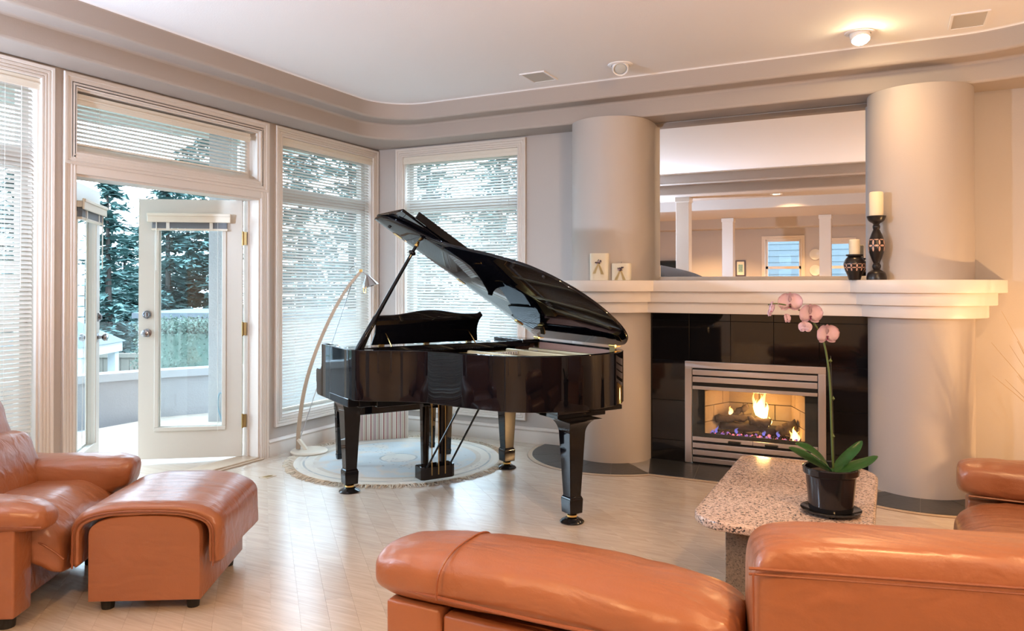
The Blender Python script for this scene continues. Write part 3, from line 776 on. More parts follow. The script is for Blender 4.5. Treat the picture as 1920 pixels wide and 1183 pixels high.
# mantel: three stepped courses, flat between the columns and rounded round them
mt_ = thing('mantel_shelf', 'white stepped mantel shelf curving round both columns', 'mantel', (3.467, -0.2, 1.14))
def mantel_course(Rr, fy, z0, z1):
    pts = [(CR[0] + Rr, -0.002)]
    def arc(c, a0, a1, n=30): return [(c[0] + Rr * math.cos(R(a0 + (a1 - a0) * i / n)), c[1] + Rr * math.sin(R(a0 + (a1 - a0) * i / n))) for i in range(n + 1)]
    th = math.degrees(math.asin((fy - CR[1]) / Rr))           # negative angle where circle meets the flat front
    pts += arc(CR, 0, -(180 + th))
    pts += arc(CL, th, -180)
    pts += [(CL[0] - Rr, -0.002)]
    return prism(pts, z0, z1, 0.004)
for Rr, fy, z0, z1 in ((0.392, -0.315, 1.142, 1.222), (0.44, -0.355, 1.222, 1.302), (0.492, -0.398, 1.302, 1.384)):
    obj('course', mantel_course(Rr, fy, z0, z1), M['mantel'], mt_, world=True, smooth='auto')

# mirror above the mantel with a bevelled border
mi_ = thing('wall_mirror', 'wide frameless wall mirror above the mantel with a slanted glass border', 'mirror', (3.467, -0.02, 1.39))
mx0, mx1, mz0, mz1, bw = 2.69, 4.245, 1.386, 2.622, 0.028
bm = bmesh.new()
o4 = [(mx0, mz0), (mx1, mz0), (mx1, mz1), (mx0, mz1)]; i4 = [(mx0 + bw, mz0 + bw), (mx1 - bw, mz0 + bw), (mx1 - bw, mz1 - bw), (mx0 + bw, mz1 - bw)]
vo = [bm.verts.new((x, -0.014, z)) for x, z in o4]; vi = [bm.verts.new((x, -0.016, z)) for x, z in i4]; vb = [bm.verts.new((x, -0.003, z)) for x, z in o4]
for k in range(4):
    j = (k + 1) % 4; bm.faces.new((vo[k], vo[j], vi[j], vi[k])); bm.faces.new((vb[j], vb[k], vo[k], vo[j])) if False else bm.faces.new((vb[k], vb[j], vo[j], vo[k]))
bm.faces.new(vb[::-1]); bmesh.ops.recalc_face_normals(bm, faces=bm.faces[:])
obj('bevel_border', bm, M['mirror'], mi_, world=True)
bm = bmesh.new(); quad(bm, [(x, -0.0161, z) for x, z in i4]); bmesh.ops.recalc_face_normals(bm, faces=bm.faces[:])
obj('mirror_pane', box(mx0 + bw, mx1 - bw, -0.0161, -0.015, mz0 + bw, mz1 - bw), M['mirror'], mi_, world=True); bm.free()

# hearth: slate tiles round the columns and straight between
he = thing('hearth', 'dark slate hearth curving round the columns, edged with a thin wooden border', loc=(3.467, -0.35, 0), kind='structure')
RT = 0.635; YH = -0.595
def ring_tile(c, a0, a1, ri, ro, z0, z1, n=8, cut=None):
    pts = [(c[0] + ro * math.cos(R(a0 + (a1 - a0) * i / n)), c[1] + ro * math.sin(R(a0 + (a1 - a0) * i / n))) for i in range(n + 1)]
    pts += [(c[0] + ri * math.cos(R(a1 + (a0 - a1) * i / n)), c[1] + ri * math.sin(R(a1 + (a0 - a1) * i / n))) for i in range(n + 1)]
    return prism(pts, z0, z1)
thL = math.degrees(math.asin((YH - CL[1]) / RT))
def hearth_base(Ro, yo, z0, z1):
    a = math.degrees(math.asin((yo - CL[1]) / Ro))
    pts = [(CR[0] + Ro, -0.024)] + [(CR[0] + Ro * math.cos(R(-i * (180 + a) / 40)), CR[1] + Ro * math.sin(R(-i * (180 + a) / 40))) for i in range(41)]
    pts += [(CL[0] + Ro * math.cos(R(a - i * (180 + a) / 40)), CL[1] + Ro * math.sin(R(a - i * (180 + a) / 40))) for i in range(41)] + [(CL[0] - Ro, -0.024)]
    return pts
obj('wood_border', prism(hearth_base(RT + 0.035, YH - 0.035, 0, 0), 0.0, 0.004), M['threshold'], he, world=True)
obj('border_line', prism(hearth_base(RT + 0.040, YH - 0.040, 0, 0), 0.0, 0.002), M['inlay'], he, world=True)
obj('grout_bed', prism(hearth_base(RT, YH, 0, 0), 0.0, 0.005), M['grout'], he, world=True)
g = 0.35
def tiles_ring(c, angs):
    for a0, a1 in zip(angs, angs[1:]):
        poly = [(c[0] + RT * math.cos(R(a0 + (a1 - a0) * i / 8 )), c[1] + RT * math.sin(R(a0 + (a1 - a0) * i / 8))) for i in range(9)]
        poly += [(c[0] + 0.28 * math.cos(R(a1 + (a0 - a1) * i / 4)), c[1] + 0.28 * math.sin(R(a1 + (a0 - a1) * i / 4))) for i in range(5)]
        # shrink to leave the joint
        cx = sum(p[0] for p in poly) / len(poly); cy = sum(p[1] for p in poly) / len(poly)
        poly = [(cx + (x - cx) * 0.992, cy + (y - cy) * 0.985) for x, y in poly]
        poly = clip(poly, 0, -1, 0.025)
        if len(poly) > 2: obj('tile', prism(poly, 0.003, 0.008), M['slate'], he, world=True)
tiles_ring(CL, [-180, -152, -124, -98, -72, thL]); tiles_ring(CR, [-(180 + thL), -122, -92, -60, -30, 0])
obj('tile', prism(clip([(CL[0] - RT + 0.004, -0.026), (CL[0] - RT + 0.004, CL[1] - 0.003), (CL[0] - 0.3, CL[1] - 0.003), (CL[0] - 0.3, -0.026)], 1, 0, 0), 0.003, 0.008), M['slate'], he, world=True)
obj('tile', prism([(CR[0] + 0.3, -0.026), (CR[0] + 0.3, CR[1] - 0.003), (CR[0] + RT - 0.004, CR[1] - 0.003), (CR[0] + RT - 0.004, -0.026)], 0.003, 0.008), M['slate'], he, world=True)
xl, xr = CL[0] + RT * math.cos(R(thL)), CR[0] - RT * math.cos(R(thL))
xm_ = [xl + (xr - xl) * k / 4 for k in range(5)]; xb_ = [2.70, 3.083, 3.467, 3.85, 4.235]
for k in range(4):
    obj('tile', prism([(xm_[k] + 0.0015, YH + 0.001), (xm_[k + 1] - 0.0015, YH + 0.001), (xb_[k + 1] - 0.0015, YB - 0.002), (xb_[k] + 0.0015, YB - 0.002)], 0.003, 0.008), M['slate'], he, world=True)

# ================================================================ GRAND PIANO (local x: keyboard to tail, local y: treble to bass)
PA, PRZ = (1.174, -1.912, 0.0), math.atan2(-0.524, 0.852)
pn = thing('grand_piano', 'glossy black baby grand piano with its lid propped open', 'piano', PA, PRZ)
ctrl = [(0.28, -0.112), (0.353, -0.106), (0.42, -0.082), (0.49, -0.005), (0.58, 0.128), (0.69, 0.225), (0.83, 0.288), (1.008, 0.356), (1.20, 0.455), (1.29, 0.535), (1.345, 0.61), (1.392, 0.71), (1.418, 0.82), (1.421, 0.95), (1.388, 1.11), (1.315, 1.24), (1.21, 1.325), (1.07, 1.352)]
curve = [(p.x, p.y) for p in spline([(a, b, 0) for a, b in ctrl], 90)]
path = [(-0.16, -0.112), (0.06, -0.112)] + curve + [(0.8, 1.352), (0.3, 1.352), (-0.16, 1.352)]
def offset_path(pth, d):
    out = []
    for i, p in enumerate(pth):
        q0, q1 = pth[max(i - 1, 0)], pth[min(i + 1, len(pth) - 1)]
        tx, ty = q1[0] - q0[0], q1[1] - q0[1]; l = math.hypot(tx, ty); out.append((p[0] - ty / l * d, p[1] + tx / l * d))
    return out
def wall_strip(outer, inner, z0, z1):
    bm = bmesh.new(); n = len(outer)
    V = [[bm.verts.new((x, y, z)) for x, y in pts] for pts, z in ((outer, z0), (outer, z1), (inner, z1), (inner, z0))]
    for i in range(n - 1):
        for k in range(4):
            A_, B_ = V[k], V[(k + 1) % 4]; bm.faces.new((A_[i], A_[i + 1], B_[i + 1], B_[i]))
    bm.faces.new([V[k][0] for k in range(4)]); bm.faces.new([V[k][-1] for k in range(4)])
    bmesh.ops.recalc_face_normals(bm, faces=bm.faces[:])
    return bm
inner = offset_path(path, 0.042); RZ0, RZ1 = 0.652, 0.96
bevel_mod(obj('rim', wall_strip(path, inner, RZ0, RZ1), M['lacquer'], pn, smooth='auto'), 0.004, 2, 60)
obj('inner_rim', wall_strip(offset_path(path, 0.0425), offset_path(path, 0.0445), 0.80, 0.948), M['inner'], pn, smooth='auto')
def cheek(b0, b1, label=None):
    prof = [(-0.155, 0.96), (-0.16, 0.952), (-0.158, 0.85), (-0.163, 0.815), (-0.178, 0.795), (-0.20, 0.788), (-0.25, 0.790), (-0.268, 0.786), (-0.276, 0.772), (-0.276, 0.70), (-0.268, 0.688), (-0.268, 0.625), (-0.245, 0.612), (0.36, 0.606), (0.36, 0.66), (0.0, 0.66), (0.0, 0.96)]
    bm = prism(prof, 0, 1); bmesh.ops.transform(bm, matrix=Matrix(((1, 0, 0, 0), (0, 0, b1 - b0, b0), (0, 1, 0, 0), (0, 0, 0, 1))), verts=bm.verts[:])
    bmesh.ops.recalc_face_normals(bm, faces=bm.faces[:])
    return bevel_mod(obj('cheek', bm, M['lacquer'], pn), 0.004)
cheek(-0.1125, -0.045); cheek(1.285, 1.3525)
obj('keybed', box(-0.24, 0.36, -0.044, 1.284, 0.60, 0.658, 0.004), M['lacquer'], pn)
obj('key_slip', box(-0.262, -0.24, -0.044, 1.284, 0.625, 0.735, 0.004), M['lacquer'], pn)
kb = obj('key_frame', box(-0.238, -0.05, -0.043, 1.283, 0.66, 0.70), M['black'], pn)
kw = (1.284 + 0.044 - 0.09) / 52
km = mesh_of('white_key', box(0.0005, kw - 0.0005, 0, 0.15, 0, 0.02, 0.0015, 1), M['ivory']); km2 = mesh_of('black_key', box(-0.005, 0.005, 0.05, 0.15, 0.018, 0.03, 0.002, 1), M['lacquer'])
for i in range(52):
    b = 0.001 + i * kw
    mt = Matrix.Translation((-0.235, b + kw, 0.702)) @ Matrix.Rotation(R(-90), 4, 'Z')
    inst('white_key', km, kb, mt)
    if i % 7 not in (1, 4): inst('black_key', km2, kb, Matrix.Translation((-0.235, b + kw, 0.702)) @ Matrix.Rotation(R(-90), 4, 'Z'))
obj('fallboard', box(-0.078, -0.058, -0.044, 1.284, 0.66, 0.925, 0.004), M['lacquer'], pn)
obj('music_shelf', box(-0.05, 0.235, -0.03, 1.272, 0.925, 0.946, 0.004), M['lacquer'], pn)
obj('shelf_rail', box(0.235, 0.262, -0.028, 1.27, 0.915, 0.955, 0.003), M['lacquer'], pn)
obj('side_block', box(-0.06, 0.34, 1.16, 1.304, 0.946, 0.968, 0.004), M['lacquer'], pn)
# music desk with a scalloped top, leaning toward the tail
dz = []
for i in range(41):
    u = i / 40; x = -0.40 + 0.8 * u; k = abs(2 * u - 1)
    z = 0.205 + 0.032 * (0.5 + 0.5 * math.cos(PI * min(1, k / 0.72))) + (0.012 if k > 0.90 else 0.0)
    if k > 0.95: z -= (k - 0.95) * 0.5
    dz.append((x * 1.03, z))
poly = [(-0.40, 0.0)] + [(-0.40 + 0.018 * math.sin(PI * t / 6), 0.02 + 0.165 * t / 6) for t in range(1, 6)] + dz + [(0.40 - 0.018 * math.sin(PI * t / 6), 0.02 + 0.165 * t / 6) for t in range(5, 0, -1)] + [(0.40, 0.0)]
bm = prism(poly, -0.008, 0.008, 0.003)
bmesh.ops.transform(bm, matrix=Matrix.Translation((0.06, 0.55, 0.955)) @ Matrix.Rotation(R(17), 4, 'Y') @ Matrix(((0, 0, 1, 0), (1, 0, 0, 0), (0, 1, 0, 0), (0, 0, 0, 1))), verts=bm.verts[:])
bmesh.ops.recalc_face_normals(bm, faces=bm.faces[:])
md = obj('music_desk', bm, M['lacquer'], pn, smooth='auto')
for b in (0.22, 0.55, 0.88): obj('desk_hinge', box(0.05, 0.075, b - 0.02, b + 0.02, 0.947, 0.957, 0.002), M['brass'], md)
for b in (0.24, 0.86): obj('desk_stay', tube([(0.20, b, 0.95), (0.095, b, 1.03)], 0.004, 8), M['brass'], md)
# soundboard, cast plate with struts, strings, dampers
inn = [p for p in offset_path(path, 0.05)]
sb_poly = [p for p in inn if p[0] > 0.20]
obj('soundboard', prism(sb_poly, 0.80, 0.81), M['sound'], pn)
pl_poly = [p for p in offset_path(path, 0.065) if p[0] > 0.27]
plate = obj('iron_plate', wall_strip(pl_poly + [pl_poly[0]], [( x + (0.78 - x) * 0.16, y + (0.62 - y) * 0.16) for x, y in pl_poly + [pl_poly[0]]], 0.855, 0.872), M['goldplate'], pn)
obj('pin_block', box(0.268, 0.40, -0.03, 1.29, 0.865, 0.895, 0.004), M['goldplate'], pn)
lg = paint('plate_strut_gold', (0.78, 0.66, 0.42), 0.4, metal=0.4)
for a0, b0, a1, b1 in ((0.38, 0.02, 0.55, 0.20), (0.36, 0.40, 1.18, 0.60), (0.36, 0.72, 1.33, 0.88), (0.36, 1.02, 1.24, 1.14), (0.40, 1.18, 1.08, 1.27)):
    d = Vector((a1 - a0, b1 - b0, 0)); L = d.length
    bm = box(0, L, -0.016, 0.016, 0.0, 0.045, 0.008); bmesh.ops.transform(bm, matrix=Matrix.Translation((a0, b0, 0.872)) @ Matrix.Rotation(math.atan2(d.y, d.x), 4, 'Z'), verts=bm.verts[:])
    obj('plate_strut', bm, lg, pn)
bm = bmesh.new()
for i in range(46):
    u = i / 45; a1 = 0.55 + 0.80 * min(1, u * 1.25) - (0.18 * max(0, u - 0.75) * 4); b0 = 0.0 + 1.24 * u; b1 = b0 + 0.10 * u
    a1 = min(a1, 0.62 + u * 0.9) if u < 0.5 else a1
    p = Vector((0.40, b0, 0.886)); q = Vector((max(0.5, a1), min(1.26, b1 + 0.12), 0.878))
    tube([p, q], 0.0011, 4, bm)
obj('strings', bm, M['string'], pn, kind='stuff')
bm = bmesh.new()
for i in range(60):
    b = 0.10 + i * 0.0185; bx(bm, 0.46 + 0.0004 * i, 0.485 + 0.0004 * i, b, b + 0.009, 0.888, 0.905)
obj('dampers', bm, [M['felt']], pn, kind='stuff')
# lid: main panel, folded front flap, prop, hinges
TH = R(32.5); HB, HZ = 1.362, 0.972
LM = Matrix.Translation((0, HB, HZ)) @ Matrix.Rotation(-TH, 4, 'X')          # local: x = a, y = -w, z = off
a_f = 0.22
ol = offset_path(path, -0.012)
main = [(a, b - HB) for a, b in ol if a >= a_f]
main = [(a_f, main[0][1])] + main + [(a_f, main[-1][1])]
bm = prism(main, 0.0, 0.020, 0.003); bmesh.ops.transform(bm, matrix=LM, verts=bm.verts[:])
lid = obj('lid', bm, M['lacquer'], pn, smooth='auto')
bm = prism([(a_f + 0.006, -1.486), (a_f + 0.41, -1.486), (a_f + 0.41, -0.004), (a_f + 0.006, -0.004)], 0.024, 0.043, 0.003); bmesh.ops.transform(bm, matrix=LM, verts=bm.verts[:])
obj('front_flap', bm, M['lacquer'], lid)
bm = box(a_f + 0.425, a_f + 0.443, -1.40, -0.02, 0.030, 0.078, 0.004); bmesh.ops.transform(bm, matrix=LM, verts=bm.verts[:])
obj('flap_lip', bm, M['lacquer'], lid)
for w in (0.2, 0.75, 1.3):
    bm = box(a_f - 0.006, a_f + 0.03, -w - 0.03, -w + 0.03, -0.002, 0.0, 0); bmesh.ops.transform(bm, matrix=LM, verts=bm.verts[:]); obj('flap_hinge', bm, M['brass'], lid)
for a, w in ((0.30, 1.40), (0.62, 1.14), (1.30, 0.80)):
    bm = lathe([(0, -0.010), (0.009, -0.010), (0.011, 0.0), (0, 0.0)], 12, a, -w, 0); bmesh.ops.transform(bm, matrix=LM, verts=bm.verts[:]); obj('lid_bumper', bm, M['black'], lid)
tp = LM @ Vector((0.42, -1.225, -0.004)); ft = Vector((0.385, -0.068, 0.945))
d = (tp - ft)
bm = tube([ft + d * t for t in (0, 0.02, 0.30, 0.31, 0.96)], [0.017, 0.020, 0.018, 0.014, 0.010], 10)
pr = obj('lid_prop', bm, M['lacquer'], pn, smooth='auto')
bm = tube([ft + d * t for t in (0.955, 0.965, 1.0)], [0.012, 0.014, 0.007], 10); obj('prop_tip', bm, M['brass'], pr, smooth='auto')
bm = tube([ft + d * t for t in (0.875, 0.885, 0.90, 0.91)], [0.012, 0.024, 0.024, 0.012], 12); obj('prop_collar', bm, M['lacquer'], pr, smooth='auto')
bm = tube([ft + Vector((0.0, 0.03, 0.0)), ft + d * 0.30 + Vector((0, 0.0, 0.0))], 0.010, 8); obj('short_prop', bm, M['lacquer'], pr)
for a, b in ((0.30, 1.335), (1.16, 1.322)):
    bm = bmesh.new(); bx(bm, a - 0.026, a + 0.026, b - 0.034, b - 0.029, 0.905, 0.975); bx(bm, a - 0.026, a + 0.026, b - 0.034, b + 0.012, 0.972, 0.977)
    h = obj('lid_hinge', bm, M['oldbrass'], pn)
    obj('hinge_knuckle', tube([(a - 0.03, b - 0.031, 0.978), (a + 0.03, b - 0.031, 0.978)], 0.008, 8), M['brass'], h)
# under-frame
obj('tail_beam', box(0.30, 1.22, 0.80, 0.92, 0.59, 0.652, 0.004), M['lacquer'], pn)
obj('cross_beam', box(0.33, 0.42, 0.05, 1.22, 0.60, 0.652, 0.004), M['lacquer'], pn)
obj('leg_plate', box(1.09, 1.36, 0.74, 1.20, 0.625, 0.652, 0.004), M['lacquer'], pn)
obj('leg_plate', box(1.14, 1.33, 0.76, 1.10, 0.598, 0.625, 0.004), M['lacquer'], pn)
obj('leg_plate', box(-0.12, 0.12, 0.0, 0.16, 0.575, 0.602, 0.004), M['lacquer'], pn)
def loft_sq(secs):
    bm = bmesh.new(); rg = []
    for z, hx, hy in secs: rg.append([bm.verts.new((sx * hx, sy * hy, z)) for sx, sy in ((-1, -1), (1, -1), (1, 1), (-1, 1))])
    for a, b in zip(rg, rg[1:]):
        for k in range(4): bm.faces.new((a[k], a[(k + 1) % 4], b[(k + 1) % 4], b[k]))
    bm.faces.new(rg[0][::-1]); bm.faces.new(rg[-1]); bmesh.ops.recalc_face_normals(bm, faces=bm.faces[:])
    return bm
def leg(a, b, ztop):
    secs = [(0.052, 0.034, 0.034), (0.056, 0.043, 0.043), (0.135, 0.046, 0.046), (0.150, 0.040, 0.040), (0.152, 0.037, 0.037), (0.50, 0.054, 0.054)]
    for i in range(1, 9):
        u = i / 8; secs.append((0.50 + (ztop - 0.50) * u, 0.054 + 0.085 * (1 - math.sqrt(max(0, 1 - u * u))), 0.054 + 0.060 * (1 - math.sqrt(max(0, 1 - u * u)))))
    bm = loft_sq(secs); bmesh.ops.translate(bm, vec=(a, b, 0), verts=bm.verts[:])
    l = bevel_mod(obj('leg', bm, M['lacquer'], pn, smooth='auto'), 0.003)
    bm = lathe([(0, 0.026), (0.020, 0.026), (0.030, 0.034), (0.030, 0.044), (0.018, 0.050), (0.022, 0.054), (0, 0.054)], 20, a, b); obj('caster', bm, M['brass'], l, smooth='auto')
    bm = lathe([(0, 0), (0.068, 0), (0.070, 0.006), (0.060, 0.016), (0.044, 0.022), (0.040, 0.026), (0, 0.026)], 28, a, b); obj('caster_cup', bm, M['pot'], l, smooth='auto')
leg(0.02, 0.02, 0.606); leg(0.02, 1.225, 0.606); leg(1.295, 0.883, 0.60)
# pedal lyre
ly = obj('pedal_box', prism([(0.09, 0.455), (0.18, 0.455), (0.195, 0.475), (0.195, 0.685), (0.18, 0.705), (0.09, 0.705)], 0.045, 0.135, 0.006), M['lacquer'], pn)
for b in (0.505, 0.64):
    bm = loft_sq([(0.134, 0.016, 0.020), (0.606, 0.024, 0.028)]); bmesh.ops.translate(bm, vec=(0.135, b, 0), verts=bm.verts[:]); obj('lyre_post', bm, M['lacquer'], ly)
obj('lyre_crossbar', tube([(0.17, 0.475, 0.545), (0.17, 0.675, 0.545)], 0.011, 10), M['lacquer'], ly)
for b in (0.53, 0.58, 0.63):
    obj('pedal_rod', tube([(0.195, b, 0.075), (0.195, b, 0.50), (0.185, b, 0.60)], 0.0036, 8), M['oldbrass'], ly)
    obj('rod_sleeve', tube([(0.187, b, 0.545), (0.185, b, 0.60)], 0.008, 8), M['oldbrass'], ly)
    obj('pedal', box(0.02, 0.10, b - 0.012, b + 0.012, 0.062, 0.078, 0.004), M['brass'], ly)
for b0, b1 in ((0.49, 0.64), (0.66, 0.80)):
    obj('lyre_brace', tube([(0.19, b0, 0.12), (0.46, b1, 0.63)], 0.007, 8), M['lacquer'], ly)

# ---- bench
bn = thing('piano_bench', 'black piano bench standing behind the piano on the round rug', 'bench', PA, PRZ)
obj('apron', box(-0.90, -0.56, 0.22, 1.08, 0.385, 0.455, 0.006), M['lacquer'], bn)
obj('seat', box(-0.915, -0.545, 0.205, 1.095, 0.455, 0.50, 0.014, 3), M['lacquer'], bn)
for a in (-0.875, -0.585):
    for b in (0.255, 1.045):
        bm = loft_sq([(0.0085, 0.017, 0.017), (0.045, 0.021, 0.021), (0.05, 0.018, 0.018), (0.39, 0.028, 0.028)]); bmesh.ops.translate(bm, vec=(a, b, 0), verts=bm.verts[:]); obj('leg', bm, M['lacquer'], bn)

# ---- round rug with fringe
RC = (0.95, -1.0)
m, t, b = new_mat('rug_pile')
tc = t.nodes.new('ShaderNodeTexCoord'); ln = t.nodes.new('ShaderNodeVectorMath'); ln.operation = 'LENGTH'
t.links.new(tc.outputs['Object'], ln.inputs[0])
cr = t.nodes.new('ShaderNodeValToRGB'); el = cr.color_ramp.elements; cr.color_ramp.interpolation = 'CONSTANT'
cream, blue, grey, beige = (0.62, 0.56, 0.47, 1), (0.46, 0.50, 0.505, 1), (0.33, 0.33, 0.31, 1), (0.50, 0.42, 0.33, 1)
stops = [(0.0, beige), (0.13, grey), (0.145, blue), (0.60, beige), (0.64, cream), (0.70, grey), (0.715, cream)]
el[0].position = 0; el[0].color = cream; el[1].position = stops[1][0]; el[1].color = stops[1][1]
for p, c in stops[2:]: e = el.new(p); e.color = c
t.links.new(ln.outputs['Value'], cr.inputs[0])
nz = t.nodes.new('ShaderNodeTexNoise'); nz.inputs['Scale'].default_value = 6.5; nz.inputs['Detail'].default_value = 5; t.links.new(tc.outputs['Object'], nz.inputs['Vector'])
c2 = t.nodes.new('ShaderNodeValToRGB'); c2.color_ramp.elements[0].position = 0.50; c2.color_ramp.elements[0].color = (0, 0, 0, 1); c2.color_ramp.elements[1].position = 0.62; c2.color_ramp.elements[1].color = (1, 1, 1, 1)
t.links.new(nz.outputs['Fac'], c2.inputs[0])
mx = t.nodes.new('ShaderNodeMix'); mx.data_type = 'RGBA'; mx.inputs[7].default_value = (0.56, 0.50, 0.43, 1)
t.links.new(c2.outputs[0], mx.inputs[0]); t.links.new(cr.outputs[0], mx.inputs[6])
vz = t.nodes.new('ShaderNodeTexVoronoi'); vz.inputs['Scale'].default_value = 26; t.links.new(tc.outputs['Object'], vz.inputs['Vector'])
lt = t.nodes.new('ShaderNodeMath'); lt.operation = 'LESS_THAN'; lt.inputs[1].default_value = 0.22; t.links.new(vz.outputs['Distance'], lt.inputs[0])
nz3 = t.nodes.new('ShaderNodeTexNoise'); nz3.inputs['Scale'].default_value = 2.6; t.links.new(tc.outputs['Object'], nz3.inputs['Vector'])
g3 = t.nodes.new('ShaderNodeMath'); g3.operation = 'GREATER_THAN'; g3.inputs[1].default_value = 0.55; t.links.new(nz3.outputs['Fac'], g3.inputs[0])
ml = t.nodes.new('ShaderNodeMath'); ml.operation = 'MULTIPLY'; t.links.new(lt.outputs[0], ml.inputs[0]); t.links.new(g3.outputs[0], ml.inputs[1])
m5 = t.nodes.new('ShaderNodeMath'); m5.operation = 'MULTIPLY'; m5.inputs[1].default_value = 0.8; t.links.new(ml.outputs[0], m5.inputs[0])
m4 = t.nodes.new('ShaderNodeMix'); m4.data_type = 'RGBA'; m4.inputs[7].default_value = (0.25, 0.24, 0.24, 1); t.links.new(m5.outputs[0], m4.inputs[0]); t.links.new(mx.outputs[2], m4.inputs[6])
t.links.new(m4.outputs[2], b.inputs['Base Color']); b.inputs['Roughness'].default_value = 0.95; b.inputs['Sheen Weight'].default_value = 0.3
n6 = t.nodes.new('ShaderNodeTexNoise'); n6.inputs['Scale'].default_value = 260; t.links.new(tc.outputs['Object'], n6.inputs['Vector'])
bp = t.nodes.new('ShaderNodeBump'); bp.inputs['Strength'].default_value = 0.5; bp.inputs['Distance'].default_value = 0.004; t.links.new(n6.outputs['Fac'], bp.inputs['Height']); t.links.new(bp.outputs['Normal'], b.inputs['Normal'])
M['rug'] = m
rg = thing('round_rug', 'round cream and pale blue floral rug with a fringe under the piano', 'rug', (*RC, 0.0005))
obj('pile', lathe([(0, 0.0), (0.785, 0.0), (0.790, 0.004), (0.784, 0.008), (0.74, 0.0085), (0.735, 0.0065), (0.73, 0.0085), (0, 0.008)], 96), M['rug'], rg, smooth='auto')
fr = paint('rug_fringe', (0.68, 0.60, 0.49), 0.95)
bm = bmesh.new()
for i in range(620):
    a = 2 * PI * i / 620 + random.uniform(-0.003, 0.003); L = random.uniform(0.055, 0.085); a2 = a + random.uniform(-0.05, 0.05)
    p0 = Vector((0.784 * math.cos(a), 0.784 * math.sin(a), 0.0055)); p2 = Vector(((0.784 + L) * math.cos(a2), (0.784 + L) * math.sin(a2), 0.0035)); p1 = p0.lerp(p2, 0.5) + Vector((0, 0, random.uniform(0.002, 0.014)))
    tube([p0, p1, p2], [0.0028, 0.0034, 0.0022], 4, bm)
obj('fringe', bm, fr, rg, kind='stuff')

# ---- striped box in the corner
m, t, b = new_mat('striped_paper'); tc = t.nodes.new('ShaderNodeTexCoord'); sp = t.nodes.new('ShaderNodeSeparateXYZ'); t.links.new(tc.outputs['Object'], sp.inputs[0])
fr_ = t.nodes.new('ShaderNodeMath'); fr_.operation = 'MULTIPLY'; fr_.inputs[1].default_value = 9.0; t.links.new(sp.outputs['X'], fr_.inputs[0])
f2 = t.nodes.new('ShaderNodeMath'); f2.operation = 'FRACT'; t.links.new(fr_.outputs[0], f2.inputs[0])
cr = t.nodes.new('ShaderNodeValToRGB'); cr.color_ramp.interpolation = 'CONSTANT'; el = cr.color_ramp.elements
seq = [(0, (0.75, 0.70, 0.62)), (0.14, (0.24, 0.02, 0.03)), (0.20, (0.75, 0.70, 0.62)), (0.33, (0.14, 0.10, 0.10)), (0.36, (0.75, 0.66, 0.60)), (0.44, (0.36, 0.22, 0.23)), (0.52, (0.75, 0.70, 0.62)), (0.63, (0.20, 0.22, 0.20)), (0.66, (0.72, 0.66, 0.55)), (0.76, (0.34, 0.20, 0.17)), (0.84, (0.75, 0.70, 0.62)), (0.93, (0.42, 0.40, 0.38)), (0.96, (0.75, 0.70, 0.62))]
el[0].position = 0; el[0].color = (*seq[0][1], 1); el[1].position = seq[1][0]; el[1].color = (*seq[1][1], 1)
for p, c in seq[2:]: e = el.new(p); e.color = (*c, 1)
t.links.new(f2.outputs[0], cr.inputs[0]); t.links.new(cr.outputs[0], b.inputs['Base Color']); b.inputs['Roughness'].default_value = 0.6
p0, p1 = Vector((0.262, -0.655, 0)), Vector((0.585, -0.335, 0)); d = p1 - p0
sbx = thing('storage_box', 'white box with red, grey and mauve stripes in the corner behind the bench', 'box', (p0.x, p0.y, 0.009), math.atan2(d.y, d.x))
L = d.length
obj('box_body', box(0, L, 0, 0.17, 0.0, 0.33, 0.003), m, sbx)
obj('box_lid', box(-0.004, L + 0.004, -0.004, 0.174, 0.33, 0.37, 0.003), m, sbx)

# ---- arched floor lamp (leans to the right across the window)
lt_ = thing('arc_floor_lamp', 'arched wooden floor lamp with a small cone shade and cream disc foot', 'lamp', (0.20, -1.165, 0.0), R(26.6))
obj('base', lathe([(0, 0.009), (0.140, 0.009), (0.146, 0.014), (0.146, 0.022), (0.136, 0.031), (0, 0.033)], 48), M['lampcream'], lt_, smooth='auto')
bow = spline([(-0.088, 0, 0.035), (-0.083, 0, 0.20), (-0.05, 0, 0.45), (0.0, 0, 0.66), (0.085, 0, 0.90), (0.19, 0, 1.13), (0.30, 0, 1.32), (0.415, 0, 1.462)], 40)
bm = bmesh.new(); rings = []
for i, p in enumerate(bow):
    q0, q1 = bow[max(i - 1, 0)], bow[min(i + 1, len(bow) - 1)]; tn = (q1 - q0).normalized(); nn = Vector((-tn.z, 0, tn.x)); hw = 0.016 - 0.006 * i / len(bow)
    rings.append([bm.verts.new(p + nn * s * hw + Vector((0, e * 0.008, 0))) for s, e in ((-1, -1), (1, -1), (1, 1), (-1, 1))])
for a, b in zip(rings, rings[1:]):
    for k in range(4): bm.faces.new((a[k], a[(k + 1) % 4], b[(k + 1) % 4], b[k]))
bm.faces.new(rings[0]); bm.faces.new(rings[-1]); bmesh.ops.recalc_face_normals(bm, faces=bm.faces[:])
obj('bow', bm, M['lampwood'], lt_)
bm = box(-0.012, 0.012, -0.02, 0.02, 0, 0.11, 0.003); bmesh.ops.transform(bm, matrix=Matrix.Translation((-0.02, 0, 0.028)) @ Matrix.Rotation(R(-38), 4, 'Y'), verts=bm.verts[:]); obj('foot_bracket', bm, M['lampcream'], lt_)
obj('tension_rod', tube([(-0.075, 0.0, 0.115), (0.345, 0.012, 1.385)], 0.0038, 8), M['chrome'], lt_)
